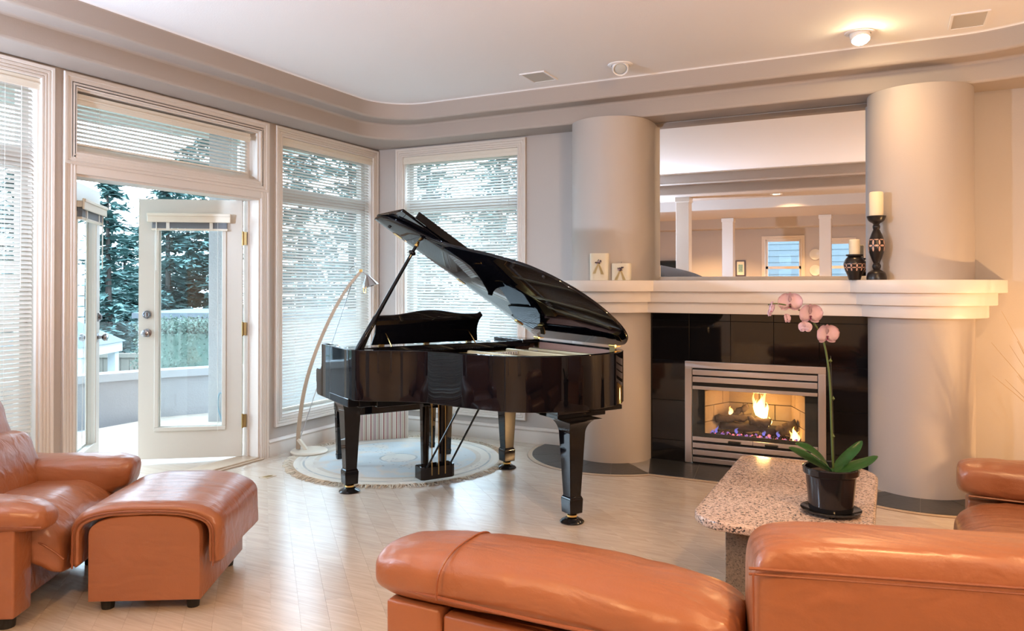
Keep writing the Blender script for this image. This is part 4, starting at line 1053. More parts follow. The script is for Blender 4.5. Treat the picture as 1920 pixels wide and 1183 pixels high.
obj('pivot_ring', tube([(0.355 + 0.036 * math.cos(2 * PI * i / 24), 0.014, 1.46 + 0.036 * math.sin(2 * PI * i / 24)) for i in range(25)], 0.003, 6), M['chrome'], lt_)
sh = bmesh.new(); bmesh.ops.create_cone(sh, cap_ends=False, segments=32, radius1=0.073, radius2=0.010, depth=0.092)
bmesh.ops.solidify(sh, geom=sh.faces[:], thickness=0.002)
bmesh.ops.transform(sh, matrix=Matrix.Translation((0.475, 0.0, 1.385)) @ Matrix.Rotation(R(-16), 4, 'Y'), verts=sh.verts[:])
so = obj('shade', sh, M['chrome'], lt_, smooth='auto')
obj('bulb', lathe([(0, -0.03), (0.016, -0.026), (0.022, -0.01), (0.014, 0.012), (0, 0.016)], 16, 0.468, 0, 1.372), emit('lamp_bulb', (1, 0.72, 0.38), 6), so, smooth=True)
obj('shade_stem', tube([(0.415, 0, 1.462), (0.462, 0, 1.43)], 0.005, 8), M['chrome'], lt_)
obj('pull_loop', tube([(0.432, 0, 1.352), (0.435, 0, 1.29), (0.452, 0, 1.285), (0.452, 0, 1.352)], 0.003, 6), M['brass'], lt_)
obj('bow_tip', box(0.40, 0.425, -0.011, 0.011, 1.452, 1.475, 0.003), M['brass'], lt_)
l = bpy.data.lights.new('lamp_bulb_light', 'POINT'); l.energy = 2.0; l.color = WARM; l.shadow_soft_size = 0.02
o = bpy.data.objects.new('lamp_bulb_light', l); COL.objects.link(o); o.location = XF[lt_.name] @ Vector((0.455, 0, 1.335))

# ================================================================ LEATHER SEATING
LE = M['leather']; PI_ = M['piping']
def place(bm, x, y, z, rz=0, ry=0, rx=0):
    bmesh.ops.transform(bm, matrix=Matrix.Translation((x, y, z)) @ Matrix.Rotation(rz, 4, 'Z') @ Matrix.Rotation(ry, 4, 'Y') @ Matrix.Rotation(rx, 4, 'X'), verts=bm.verts[:])
    return bm
def wrinkle(bm, amp=0.006, sc=(5, 16, 9), seed=0.0):
    bm.normal_update()
    for v in bm.verts:
        n = noise.noise(Vector((v.co.x * sc[0] + seed, v.co.y * sc[1], v.co.z * sc[2]))) + 0.5 * noise.noise(Vector((v.co.x * sc[0] * 2.3, v.co.y * sc[1] * 2 + seed, v.co.z * sc[2] * 2)))
        v.co += v.normal * amp * n
    return bm

# ---- ottoman (local x = toward the room centre, local y = across)
CRZ = R(30)
ot = thing('ottoman', 'peach leather ottoman with a draped cushion top in front of the armchair', 'ottoman', (1.42, -3.857, 0), CRZ)

# cushion: an arched slab folding down over both ends; the body fills the arch
prof_o = []; N = 36
def arch(u, grow):
    """u -1..1 along the arch: straight drops at the ends, curved top"""
    W2 = 0.262 + grow; top = 0.405 + grow; drop = 0.195
    if u < -0.62: return (-W2, drop + (u + 1) / 0.38 * 0.115)
    if u > 0.62: return (W2, drop + (1 - u) / 0.38 * 0.115)
    k = u / 0.62; a = k * PI / 2
    return (W2 * math.copysign(abs(math.sin(a)) ** 0.75, k), 0.31 + (top - 0.31) * abs(math.cos(a)) ** 0.62)
bp_ = [(0.0, 0.052), (0.45, 0.052), (0.45, 0.29)] + [(0.225 + arch(0.60 - 1.2 * i / 24, 0.0)[0] * 0.86, arch(0.60 - 1.2 * i / 24, 0.0)[1] - 0.003) for i in range(25)] + [(0.0, 0.29)]
b = prism(bp_, 0, 1, 0.008); bmesh.ops.transform(b, matrix=Matrix(((1, 0, 0, 0), (0, 0, 0.60, 0), (0, 1, 0, 0), (0, 0, 0, 1))), verts=b.verts[:]); bmesh.ops.recalc_face_normals(b, faces=b.faces[:])
obj('body', b, LE, ot, smooth='auto')
bm = bmesh.new(); rows = []; NY = 22
for i in range(N + 1):
    u = -1 + 2 * i / N; xi, zi = arch(u, 0.0); xo, zo = arch(u, 0.048); row = []
    pts = []
    for j in range(NY + 1):
        v = j / NY; y = -0.012 + 0.624 * v; e = min(v, 1 - v); puff = min(1, e / 0.09) ** 0.5
        pts.append((xi + (xo - xi) * (0.35 + 0.65 * puff), y, zi + (zo - zi) * (0.35 + 0.65 * puff)))
    inn_ = [(xi, 0.004 + 0.592 * j / NY, zi) for j in range(NY, -1, -1)]
    rows.append([bm.verts.new((x + 0.225, y, z)) for x, y, z in pts + inn_])
for a, b in zip(rows, rows[1:]):
    n = len(a)
    for k in range(n): bm.faces.new((a[k], a[(k + 1) % n], b[(k + 1) % n], b[k]))
bm.faces.new(rows[0]); bm.faces.new(rows[-1]); bmesh.ops.recalc_face_normals(bm, faces=bm.faces[:])
bmesh.ops.bevel(bm, geom=[e for e in bm.edges if len(e.link_faces) == 2 and e.calc_face_angle(0) > 1.0], offset=0.012, segments=3, affect='EDGES')
wrinkle(bm, 0.004, (26, 5, 12))
cu = obj('cushion', bm, LE, ot, smooth=True)
for y in (-0.010, 0.610):
    obj('piping', tube([(arch(-1 + 2 * i / 40, 0.020)[0] + 0.225, y, arch(-1 + 2 * i / 40, 0.020)[1]) for i in range(41)], 0.0035, 6), PI_, cu)
for x in (0.05, 0.40):
    for y in (0.07, 0.53): obj('foot', lathe([(0, 0), (0.024, 0), (0.030, 0.05), (0.030, 0.056), (0, 0.056)], 16, x, y), M['black'], ot, smooth='auto')

# ---- armchair at the left edge (local x forward, local y toward the balcony doors)
ac = thing('armchair', 'peach leather armchair at the left edge with puffy arms', 'armchair', (1.314, -4.089, 0), CRZ)
obj('base', box(-0.78, -0.055, 0.11, 0.72, 0.06, 0.30, 0.012, 3), LE, ac, smooth='auto')
for y0, y1 in ((0.0, 0.125), (0.70, 0.80)):
    obj('arm_panel', box(-0.80, -0.0, y0, y1, 0.05, 0.405, 0.010, 3), LE, ac, smooth='auto')
obj('side_board', box(-0.70, 0.045, 0.805, 0.822, 0.10, 0.36, 0.006), M['lampwood'], ac)
bm = bolster(0.80, 0.21, 0.13, 44, 30, 0.5, 0.8, lambda p: (p.x, p.y, p.z + 0.02 * math.sin((p.x + 0.4) * 4) - 0.06 * max(0, p.x - 0.28)))
a1 = obj('arm_cushion', wrinkle(place(bm, -0.29, 0.07, 0.435), 0.006, (18, 6, 9)), LE, ac, smooth=True)
obj('piping', tube([(-0.69 + 0.80 * i / 20, -0.030 + 0.02 * math.cos(i / 20 * PI * 2), 0.43 - 0.02 * (i / 20) ** 3) for i in range(21)], 0.004, 6), PI_, a1)
bm = bolster(0.86, 0.22, 0.20, 44, 30, 0.42, 0.7, lambda p: (p.x + 0.25 * p.z * (p.x > 0.2), p.y, p.z + 0.03 * max(0, -p.x)))
obj('arm_cushion', wrinkle(place(bm, -0.28, 0.735, 0.435), 0.008, (14, 6, 9), 3.1), LE, ac, smooth=True)
# seat cushion rolling over the front
bm = bolster(0.86, 0.60, 0.22, 54, 44, 0.30, 0.32, lambda p: (p.x, p.y, p.z - 0.10 * max(0, (p.x - 0.24) / 0.19) ** 2 + 0.015 * math.cos(p.y * 4)))
se = obj('seat_cushion', wrinkle(place(bm, -0.325, 0.42, 0.315), 0.009, (7, 20, 10), 1.7), LE, ac, smooth=True)
obj('piping', tube([(-0.66 + 0.78 * i / 20, 0.135, 0.335 - 0.10 * max(0, (i / 20 - 0.72) / 0.28) ** 2) for i in range(21)], 0.004, 6), PI_, se)
bm = bolster(0.62, 0.26, 0.34, 40, 34, 0.35, 0.6); obj('lumbar_cushion', wrinkle(place(bm, -0.40, 0.41, 0.50, R(90), 0, R(-14)), 0.010, (9, 9, 9), 5.0), LE, ac, smooth=True)
bm = bolster(0.62, 0.24, 0.30, 40, 34, 0.35, 0.6); obj('head_cushion', wrinkle(place(bm, -0.51, 0.38, 0.69, R(90), 0, R(-16)), 0.010, (9, 9, 9), 8.0), LE, ac, smooth=True)
obj('back_panel', place(box(-0.05, 0.05, 0.08, 0.74, 0, 0.78, 0.02, 3), -0.79, 0, 0.08, 0, R(-9)), LE, ac, smooth='auto')
for x in (-0.06, -0.72):
    for y in (0.06, 0.74): obj('foot', lathe([(0, 0), (0.03, 0), (0.035, 0.055), (0, 0.055)], 14, x, y), M['black'], ac)

# ---- front sofa seen from behind: low bolster end and tall back
sf = thing('sofa', 'large peach leather sofa in the foreground seen from behind', 'sofa', (3.9, -3.95, 0))
obj('end_panel', box(3.11, 3.285, -4.125, -3.62, 0.05, 0.482, 0.010, 3), LE, sf, smooth='auto', world=True)
obj('rear_panel', box(3.290, 4.115, -4.118, -3.95, 0.05, 0.470, 0.010, 3), LE, sf, smooth='auto', world=True)
obj('base', box(3.29, 5.3, -3.948, -3.60, 0.08, 0.26, 0.012, 3), LE, sf, smooth='auto', world=True)
obj('feet_rail', box(3.2, 5.3, -3.95, -3.6, 0.0, 0.08), M['black'], sf, world=True)
bm = bolster(1.02, 0.31, 0.168, 60, 40, 0.42, 0.78, lambda p: (p.x, p.y + 0.02 * math.cos(p.x * 3), p.z + 0.010 * math.cos(p.x * 5)))
bo = obj('low_bolster', wrinkle(place(bm, 3.552, -4.005, 0.553), 0.005, (11, 9, 9), 2.0), LE, sf, smooth=True, world=True)
obj('piping', tube([(3.075 + 0.96 * i / 30, -4.105 - 0.044 * math.sin(PI * i / 30) ** 0.4, 0.528 - 0.004 * math.sin(PI * i / 30)) for i in range(31)], 0.005, 8), PI_, bo, world=True)
seam = []
for i in range(20):
    a = R(-15 + 165 * i / 19); seam.append((3.30 + 0.01 * math.sin(a), -4.005 - 0.158 * sgp(math.cos(a), 0.78), 0.556 + 0.088 * sgp(math.sin(a), 0.78)))
obj('seam', tube(seam, 0.003, 6), PI_, bo, world=True)
brz = R(15)
bt = bolster(1.5, 0.22, 0.80, 60, 40, 0.14, 0.22)
def shear(bm):
    for v in bm.verts: v.co.z += -0.03 * max(0, v.co.x - 0.05) ** 1.2 * (v.co.z > 0); v.co.y += 0.05 * v.co.z
    return bm
bk = obj('backrest', place(shear(bt), 4.075 + 0.75 * math.cos(brz), -4.155 + 0.75 * math.sin(brz) + 0.11, 0.393, brz), LE, sf, smooth=True, world=True)
for dz, rr in ((0.0, 0.0035), (-0.012, 0.003)):
    pts = []
    for i in range(30):
        x = 0.015 + 1.4 * i / 29; z = 0.772 + dz - 0.03 * max(0, x - 0.8) ** 1.2
        pts.append((4.075 + x * math.cos(brz), -4.150 + x * math.sin(brz) + 0.012, z - 0.037))
    obj('top_seam', tube(pts, rr, 6), PI_, bk, world=True)
obj('side_seam', tube([(4.075 + 0.035 - 0.01 * math.cos(i / 6), -4.155 + 0.012, 0.728 - 0.075 * i) for i in range(9)], 0.0028, 6), PI_, bk, world=True)
for cx, w in ((3.60, 0.62), (4.70, 0.80)):
    bm = bolster(w, 0.36, 0.16, 40, 36, 0.25, 0.3); obj('seat_cushion', place(bm, cx, -3.72, 0.35), LE, sf, smooth=True, world=True)

# ---- second sofa at the right edge, facing left
rs = thing('armchair', 'peach leather seat at the right edge beside the orchid table', 'armchair', (5.1, -2.5, 0))
obj('base', box(4.70, 5.60, -3.05, -2.02, 0.07, 0.30, 0.012, 3), LE, rs, smooth='auto', world=True)
bm = bolster(0.98, 0.86, 0.25, 54, 44, 0.34, 0.38, lambda p: (p.x, p.y, p.z - 0.03 * max(0, (-p.x - 0.30) / 0.19) ** 2))
obj('seat_cushion', wrinkle(place(bm, 5.085, -2.53, 0.345), 0.005, (16, 8, 8), 4.0), LE, rs, smooth=True, world=True)
obj('arm_panel', box(4.66, 5.60, -2.09, -1.98, 0.05, 0.44, 0.012, 3), LE, rs, smooth='auto', world=True)
bm = bolster(1.0, 0.23, 0.165, 50, 34, 0.34, 0.72)
rb = obj('arm_cushion', wrinkle(place(bm, 5.125, -2.06, 0.53), 0.004, (14, 8, 8), 6.0), LE, rs, smooth=True, world=True)
obj('piping', tube([(4.66 + 0.93 * i / 24, -2.150 - 0.02 * math.sin(PI * i / 24), 0.468) for i in range(25)], 0.004, 6), PI_, rb, world=True)
bm = bolster(0.9, 0.26, 0.52, 40, 34, 0.3, 0.45); obj('back_cushion', place(bm, 5.56, -2.55, 0.66, R(90), 0, R(10)), LE, rs, smooth=True, world=True)
for x in (4.76, 5.55):
    for y in (-2.98, -2.05): obj('foot', lathe([(0, 0), (0.03, 0), (0.035, 0.075), (0, 0.075)], 14, x, y), M['black'], rs, world=True)

# ================================================================ COFFEE TABLE AND ORCHID
ct = thing('coffee_table', 'low coffee table with a speckled pink granite top on a brown pedestal', 'table', (3.98, -2.28, 0))
def rpoly(x0, x1, y0, y1, rr, n=10):
    out = []
    for (cx, cy), r, a0 in (((x0, y0), rr[0], 180), ((x1, y0), rr[1], 270), ((x1, y1), rr[2], 0), ((x0, y1), rr[3], 90)):
        ox = cx + (r if cx == x0 else -r); oy = cy + (r if cy == y0 else -r)
        out += [(ox + r * math.cos(R(a0 + 90 * i / n)), oy + r * math.sin(R(a0 + 90 * i / n))) for i in range(n + 1)]
    return out
tp_ = rpoly(3.655, 4.315, -2.915, -1.69, (0.16, 0.16, 0.22, 0.06))
obj('table_top', prism(tp_, 0.41, 0.45, 0.012, 3), M['granite'], ct, smooth='auto', world=True)
obj('pedestal', box(3.775, 4.195, -2.765, -1.85, 0.0, 0.41, 0.003, 1), M['granite2'], ct, world=True)

OX, OY, OZ = 4.155, -2.60, 0.451
orc = thing('potted_orchid', 'pink orchid with one arching spray in a black pot', 'plant', (OX, OY, OZ), R(26.63))
obj('pot', lathe([(0, 0.012), (0.078, 0.012), (0.082, 0.016), (0.094, 0.150), (0.104, 0.158), (0.106, 0.180), (0.101, 0.184), (0.095, 0.180), (0.090, 0.150), (0, 0.150)], 40), M['pot'], orc, smooth='auto')
obj('saucer', lathe([(0, 0.0), (0.085, 0.0), (0.112, 0.012), (0.114, 0.018), (0.108, 0.016), (0.082, 0.008), (0, 0.008)], 40), M['pot'], orc, smooth='auto')
obj('soil', lathe([(0.0, 0.160), (0.04, 0.164), (0.088, 0.158), (0.088, 0.152), (0, 0.151)], 24), M['soil'], orc, smooth=True)
def leaf(pts, w, label=None):
    c = spline(pts, 18); bm = bmesh.new(); rows = []
    for i, p in enumerate(c):
        u = i / 18; hw = w * (math.sin(PI * min(1, u * 0.86 + 0.12)) ** 0.65) * (1 if u < 0.97 else 0.5)
        tn = (c[min(i + 1, 18)] - c[max(i - 1, 0)]).normalized(); sd = tn.cross(Vector((0, -0.45, 1))).normalized(); nn = sd.cross(tn).normalized()
        rows.append([bm.verts.new(p + sd * hw * s + nn * (abs(s) * hw * 0.35)) for s in (-1, -0.5, 0, 0.5, 1)])
    for a, b in zip(rows, rows[1:]):
        for k in range(4): bm.faces.new((a[k], a[k + 1], b[k + 1], b[k]))
    bmesh.ops.solidify(bm, geom=bm.faces[:], thickness=0.003)
    bmesh.ops.recalc_face_normals(bm, faces=bm.faces[:])
    obj('leaf', bm, M['leaf'], orc, smooth=True)
leaf([(0.0, 0.0, 0.16), (-0.04, -0.02, 0.205), (-0.10, -0.03, 0.255), (-0.148, -0.02, 0.278)], 0.030)
leaf([(0.0, 0.01, 0.16), (-0.06, 0.02, 0.195), (-0.11, 0.04, 0.225), (-0.145, 0.06, 0.245)], 0.028)
leaf([(0.01, 0.0, 0.16), (0.05, 0.0, 0.20), (0.095, 0.0, 0.245), (0.13, 0.01, 0.282)], 0.024)
leaf([(0.01, -0.02, 0.16), (0.06, -0.03, 0.180), (0.12, -0.03, 0.200), (0.178, -0.02, 0.228)], 0.027)
st = spline([(0.015, 0.01, 0.15), (0.008, 0.01, 0.34), (0.002, 0.008, 0.50), (-0.012, 0.005, 0.62), (-0.035, 0.0, 0.70), (-0.085, -0.005, 0.775), (-0.15, -0.01, 0.815), (-0.215, -0.01, 0.83), (-0.25, -0.01, 0.825)], 40)
obj('flower_stem', tube(st, [0.0052 - 0.003 * i / 40 for i in range(41)], 8), M['stem'], orc, smooth=True)
for z in (0.30, 0.45, 0.60): obj('stem_node', lathe([(0, -0.008), (0.007, 0), (0, 0.012)], 10, st[0].x - 0.01 * (z > 0.5), 0.01, z), M['stem'], orc)
obj('stake', tube([(0.024, 0.014, 0.15), (0.006, 0.012, 0.62)], 0.0022, 6), M['black'], orc)
def petal_mesh(L, Wd, p=0.8):
    bm = bmesh.new(); n = 8; rows = []
    for i in range(n + 1):
        u = i / n; hw = Wd * math.sin(PI * min(1, u * 0.88 + 0.10)) ** p
        rows.append([bm.verts.new((s * hw, 0.006 * math.sin(u * PI) - 0.004 * abs(s), L * u)) for s in (-1, -0.5, 0, 0.5, 1)])
    for a, b in zip(rows, rows[1:]):
        for k in range(4): bm.faces.new((a[k], a[k + 1], b[k + 1], b[k]))
    bmesh.ops.solidify(bm, geom=bm.faces[:], thickness=0.0015); bmesh.ops.recalc_face_normals(bm, faces=bm.faces[:])
    return bm
def blossom(x, y, z, yaw, s=1.0, pitch=0):
    mt = Matrix.Translation((x, y, z)) @ Matrix.Rotation(yaw, 4, 'Z') @ Matrix.Rotation(pitch, 4, 'X') @ Matrix.Scale(s, 4)
    c = lathe([(0, -0.006), (0.006, 0), (0, 0.006)], 10); bmesh.ops.transform(c, matrix=mt, verts=c.verts[:])
    fl_ = obj('blossom', c, M['petal'], orc)
    for ang, L, w, p in ((0, 0.044, 0.017, 0.8), (128, 0.044, 0.016, 0.8), (-128, 0.044, 0.016, 0.8), (68, 0.050, 0.033, 0.55), (-68, 0.050, 0.033, 0.55)):
        b = petal_mesh(L, w, p); off = -0.004 if abs(ang) == 68 else 0.002
        bmesh.ops.transform(b, matrix=mt @ Matrix.Translation((0, off, 0)) @ Matrix.Rotation(R(ang), 4, 'Y') @ Matrix.Rotation(R(8), 4, 'X'), verts=b.verts[:])
        obj('petal', b, M['petal'], fl_, smooth=True)
    b = petal_mesh(0.022, 0.008, 0.8); bmesh.ops.transform(b, matrix=mt @ Matrix.Translation((0, -0.010, -0.002)) @ Matrix.Rotation(R(180), 4, 'Y') @ Matrix.Rotation(R(-35), 4, 'X'), verts=b.verts[:]); obj('lip', b, M['lip'], fl_, smooth=True)
blossom(-0.020, -0.012, 0.705, R(8), 1.0); blossom(-0.088, -0.016, 0.785, R(5), 1.02); blossom(-0.165, -0.012, 0.832, R(-12), 0.98); blossom(-0.245, -0.012, 0.805, R(62), 0.85, R(10))
blossom(-0.112, -0.03, 0.735, R(150), 0.55, R(-10)); blossom(-0.185, -0.03, 0.770, R(40), 0.5, R(-15))

# ================================================================ MANTEL ORNAMENTS
MZ = 1.3845
def pillar_candle(x, y, hw, hd, h, label):
    t = thing('decorated_candle', label, 'candle', (x, y, MZ), R(8), 'white flower-trimmed candles on the mantel')
    pts = [(hw * sgp(math.cos(2 * PI * i / 36), 0.55), hd * sgp(math.sin(2 * PI * i / 36), 0.55)) for i in range(36)]
    obj('wax_body', prism(pts, 0, h, 0.004), M['wax2'], t, smooth='auto')
    obj('wick', tube([(0, 0, h), (0.001, 0, h + 0.012)], 0.001, 6), M['black'], t)
    for k, (dx, dz) in enumerate(((-0.035, -0.07), (0.028, -0.075))):
        b = bmesh.new(); z1 = h * 0.66
        vs = [b.verts.new(p) for p in ((-0.004, -hd - 0.004, z1), (0.004, -hd - 0.004, z1), (dx + 0.012, -hd - 0.002, max(0.002, z1 + dz * 1.2)), (dx - 0.012, -hd - 0.002, max(0.002, z1 + dz * 1.2)))]
        b.faces.new(vs); bmesh.ops.solidify(b, geom=b.faces[:], thickness=0.001); obj('ribbon_tail', b, M['ribbon'], t)
    b = bmesh.new()
    for k in range(16):
        a = random.uniform(0, 2 * PI); r = random.uniform(0, 0.022)
        bmesh.ops.create_icosphere(b, subdivisions=1, radius=random.uniform(0.004, 0.008), matrix=Matrix.Translation((r * math.cos(a) * 1.2, -hd - 0.008, h * 0.68 + r * math.sin(a) * 0.7)))
    for i, f in enumerate(b.faces): f.material_index = (i // 20) % 3 == 1
    obj('flower_posy', b, [M['darkflower'], M['mauveflower']], t)
pillar_candle(2.40, -0.44, 0.073, 0.040, 0.205, 'taller white candle trimmed with a dried flower posy on the mantel')
pillar_candle(2.565, -0.42, 0.072, 0.040, 0.128, 'shorter white candle trimmed with a dried flower posy on the mantel')

def carve_band(parent, prof_r, z0, z1, nseg, rows):
    for row in range(rows):
        zc = z0 + (z1 - z0) * (row + 0.5) / rows; hh = (z1 - z0) / rows
        for k in range(nseg):
            for q, (da, dz, ln, wd) in enumerate(((0, 0.5, 0.46, 0.16), (0.5, 0, 0.46, 0.16))):
                a = 2 * PI * (k + da) / nseg; r = prof_r(zc)
                b = bmesh.new(); n = 10; pts = []
                horizontal = (q == 0)
                for i in range(n):
                    t_ = 2 * PI * i / n
                    if horizontal: ox, oz = math.cos(t_) * 0.42 * (2 * PI * r / nseg), math.sin(t_) * wd * hh
                    else: ox, oz = math.cos(t_) * wd * (2 * PI * r / nseg), math.sin(t_) * 0.42 * hh
                    zz = zc + (dz * hh if horizontal else 0) + oz
                    if zz > z1 or zz < z0: zz = min(max(zz, z0), z1)
                    aa = a + ox / r; rr = prof_r(zz) + 0.0012
                    pts.append(b.verts.new((rr * math.cos(aa), rr * math.sin(aa), zz)))
                b.faces.new(pts); bmesh.ops.solidify(b, geom=b.faces[:], thickness=-0.0012)
                obj('carved_petal', b, M['carved'], parent)
def interp(prof):
    def f(z):
        for (r0, z0), (r1, z1) in zip(prof, prof[1:]):
            if z0 <= z <= z1 and z1 > z0: return r0 + (r1 - r0) * (z - z0) / (z1 - z0)
        return prof[-1][0]
    return f
def smooth_prof(p, n=6):
    return [(v.x, v.y) for v in spline([(a, b, 0) for a, b in p], n * (len(p) - 1))]
vx, vy = 4.16, -0.42
vs_ = thing('vase_candle_holder', 'squat black vase-shaped candle holder with a carved pink petal band', 'candle holder', (vx, vy, MZ))
vp = [(0.0, 0.0)] + smooth_prof([(0.036, 0.0), (0.044, 0.03), (0.060, 0.07), (0.066, 0.105), (0.056, 0.135), (0.040, 0.153)]) + [(0.052, 0.158), (0.053, 0.166), (0.046, 0.168), (0, 0.160)]
bd = obj('vase', lathe(vp, 40), M['ebony'], vs_, smooth='auto'); carve_band(bd, interp(vp[1:]), 0.056, 0.106, 12, 2)
cvs = obj('pillar_candle', lathe([(0, 0), (0.034, 0.0), (0.034, 0.098), (0.030, 0.103), (0, 0.101)], 28, vx, vy, MZ + 0.1625), M['wax'], smooth='auto'); tag(cvs, 'short cream candle standing in the squat black vase holder', 'candle')
tx, ty = 4.29, -0.44
ts = thing('candlestick', 'tall turned black candlestick with a carved pink petal band', 'candle holder', (tx, ty, MZ))
cp = [(0, 0), (0.060, 0.0), (0.061, 0.012)] + smooth_prof([(0.060, 0.02), (0.052, 0.045), (0.030, 0.062), (0.020, 0.068)]) + smooth_prof([(0.024, 0.075), (0.027, 0.09), (0.021, 0.104)], 5) + smooth_prof([(0.019, 0.108), (0.032, 0.14), (0.046, 0.185), (0.049, 0.215), (0.045, 0.255), (0.032, 0.295), (0.019, 0.325)]) + smooth_prof([(0.021, 0.332), (0.023, 0.345), (0.018, 0.358)], 5) + smooth_prof([(0.022, 0.364), (0.045, 0.38), (0.056, 0.402)], 5) + [(0.058, 0.412), (0.050, 0.414), (0, 0.404)]
bd = obj('turned_stem', lathe(cp, 40), M['ebony'], ts, smooth='auto'); carve_band(bd, interp([p for p in cp if 0.1 < p[1] < 0.33]), 0.178, 0.262, 8, 2)
cvs = obj('pillar_candle', lathe([(0, 0), (0.042, 0.0), (0.042, 0.146), (0.037, 0.153), (0.034, 0.150), (0, 0.149)], 32, tx, ty, MZ + 0.4145), M['wax'], smooth='auto'); tag(cvs, 'thick cream candle standing on the tall turned candlestick', 'candle')

# ================================================================ CEILING FIXTURES
def grille(x, y, w, d, label):
    t = thing('ceiling_speaker', label, 'speaker', (x, y, ZC), 0, 'square speaker grilles in the ceiling')
    bm = frame_ring('x', 0, 0, 0, 0, 0, 0, 0); bm.free()
    bm = bmesh.new(); h0, h1 = -0.008, 0.0
    bx(bm, -w / 2, w / 2, -d / 2, -d / 2 + 0.014, h0, h1); bx(bm, -w / 2, w / 2, d / 2 - 0.014, d / 2, h0, h1); bx(bm, -w / 2, -w / 2 + 0.014, -d / 2 + 0.014, d / 2 - 0.014, h0, h1); bx(bm, w / 2 - 0.014, w / 2, -d / 2 + 0.014, d / 2 - 0.014, h0, h1)
    obj('frame', bm, M['ceil'], t)
    obj('mesh_panel', box(-w / 2 + 0.014, w / 2 - 0.014, -d / 2 + 0.014, d / 2 - 0.014, -0.005, -0.001), paint('speaker_mesh', (0.60, 0.57, 0.53), 0.8, bump=0.3, bscale=900), t)
grille(2.03, -0.742, 0.20, 0.255, 'square ceiling speaker grille above the piano')
grille(4.785, -0.72, 0.195, 0.29, 'square ceiling speaker grille at the upper right')
def eyeball(x, y, aim, lit, label, power=0, size=100, blend=0.35, col=WARM, glow=40):
    t = thing('gimbal_spotlight', label, 'ceiling light', (x, y, ZC), 0, 'gimbal spotlights in the tray ceiling')
    obj('trim_ring', lathe([(0.060, 0.0), (0.088, 0.0), (0.086, -0.006), (0.066, -0.010), (0.060, -0.004)], 32), M['ceil'], t, smooth='auto')
    d = (Vector(aim) - Vector((x, y, ZC))).normalized(); q = d.to_track_quat('-Z', 'Y').to_matrix().to_4x4()
    b = lathe([(0.058, 0.02), (0.058, -0.030), (0.052, -0.040), (0.047, -0.038), (0.046, -0.022), (0, -0.022)], 28)
    bmesh.ops.transform(b, matrix=Matrix.Translation((0, 0, -0.012)) @ q, verts=b.verts[:])
    hd = obj('lamp_head', b, M['ceil'], t, smooth='auto')
    b = lathe([(0, -0.066), (0.025, -0.062), (0.044, -0.048), (0.0525, -0.030), (0.0455, -0.023), (0, -0.023)], 24) if lit else lathe([(0, -0.036), (0.030, -0.034), (0.0455, -0.028), (0.0455, -0.023), (0, -0.023)], 24); bmesh.ops.transform(b, matrix=Matrix.Translation((0, 0, -0.012)) @ q, verts=b.verts[:])
    obj('lamp_lens', b, emit('spot_lens_lit', (1.0, 0.76, 0.42), glow) if lit else paint('spot_lens', (0.55, 0.57, 0.56), 0.3), hd, smooth=True)
    if lit and power:
        p = Vector((x, y, ZC - 0.012)) + d * 0.075
        spot('spot_beam', p, aim, power, size, blend, col)
    return t
eyeball(2.672, -0.763, (3.25, -2.4, 1.0), False, 'unlit gimbal spotlight above the piano tail')
eyeball(4.207, -0.754, (4.50, -1.45, 1.0), True, 'brightly glowing gimbal spotlight above the mantel', 24, 168, 0.9, (1.0, 0.50, 0.19), 150)
eyeball(1.0, -4.2, (2.2, -3.2, 0.3), True, 'lit gimbal spotlight added as fill above the armchair, out of view', 10, 120)  # added spot outside the view, weak fill on the armchair side
eyeball(4.95, -4.2, (3.9, -2.6, 0.3), True, 'lit gimbal spotlight added as fill above the sofa back, out of view', 95, 130)  # added spot outside the view, warms the sofas and right floor

# ================================================================ DRIED REEDS behind the right armchair
rd = thing('reed_vase', 'floor vase of dried reeds at the right edge, stems fanning over the wall', 'vase', (5.22, -0.62, 0))
obj('vase', lathe([(0, 0), (0.09, 0), (0.12, 0.12), (0.11, 0.32), (0.07, 0.46), (0.085, 0.50), (0.075, 0.50), (0.06, 0.45), (0, 0.40)], 28), M['ebony'], rd, smooth='auto')
for i in range(60):
    a = random.uniform(0, 2 * PI); sp_ = random.uniform(0.05, 0.34); h = random.uniform(0.75, 1.22)
    p = spline([(0.02 * math.cos(a), 0.02 * math.sin(a), 0.42), (sp_ * 0.35 * math.cos(a), sp_ * 0.30 * math.sin(a), 0.42 + (h - 0.42) * 0.5), (sp_ * math.cos(a), sp_ * 0.75 * math.sin(a), h)], 8)
    obj('reed', tube(p, [0.0034 - 0.0003 * k for k in range(9)], 5), M['grass'], rd)
ul = thing('globe_lamp', 'low globe floor lamp in the corner behind the right armchair, out of view', 'lamp', (5.75, -0.95, 0))
obj('base', lathe([(0, 0), (0.10, 0), (0.10, 0.015), (0.02, 0.03), (0, 0.03)], 24), M['black'], ul, smooth='auto')
obj('pole', tube([(0, 0, 0.03), (0, 0, 0.72)], 0.010, 8), M['black'], ul)
obj('globe', lathe([(0.012, 0.70), (0.03, 0.715), (0.045, 0.75), (0.03, 0.785), (0, 0.795)], 20), emit('globe_bulb', (1, 0.75, 0.42), 6), ul, smooth=True)
l = bpy.data.lights.new('globe_light', 'POINT'); l.energy = 34; l.color = WARM; l.shadow_soft_size = 0.03
o = bpy.data.objects.new('globe_light', l); COL.objects.link(o); o.location = (5.70, -0.90, 0.80)

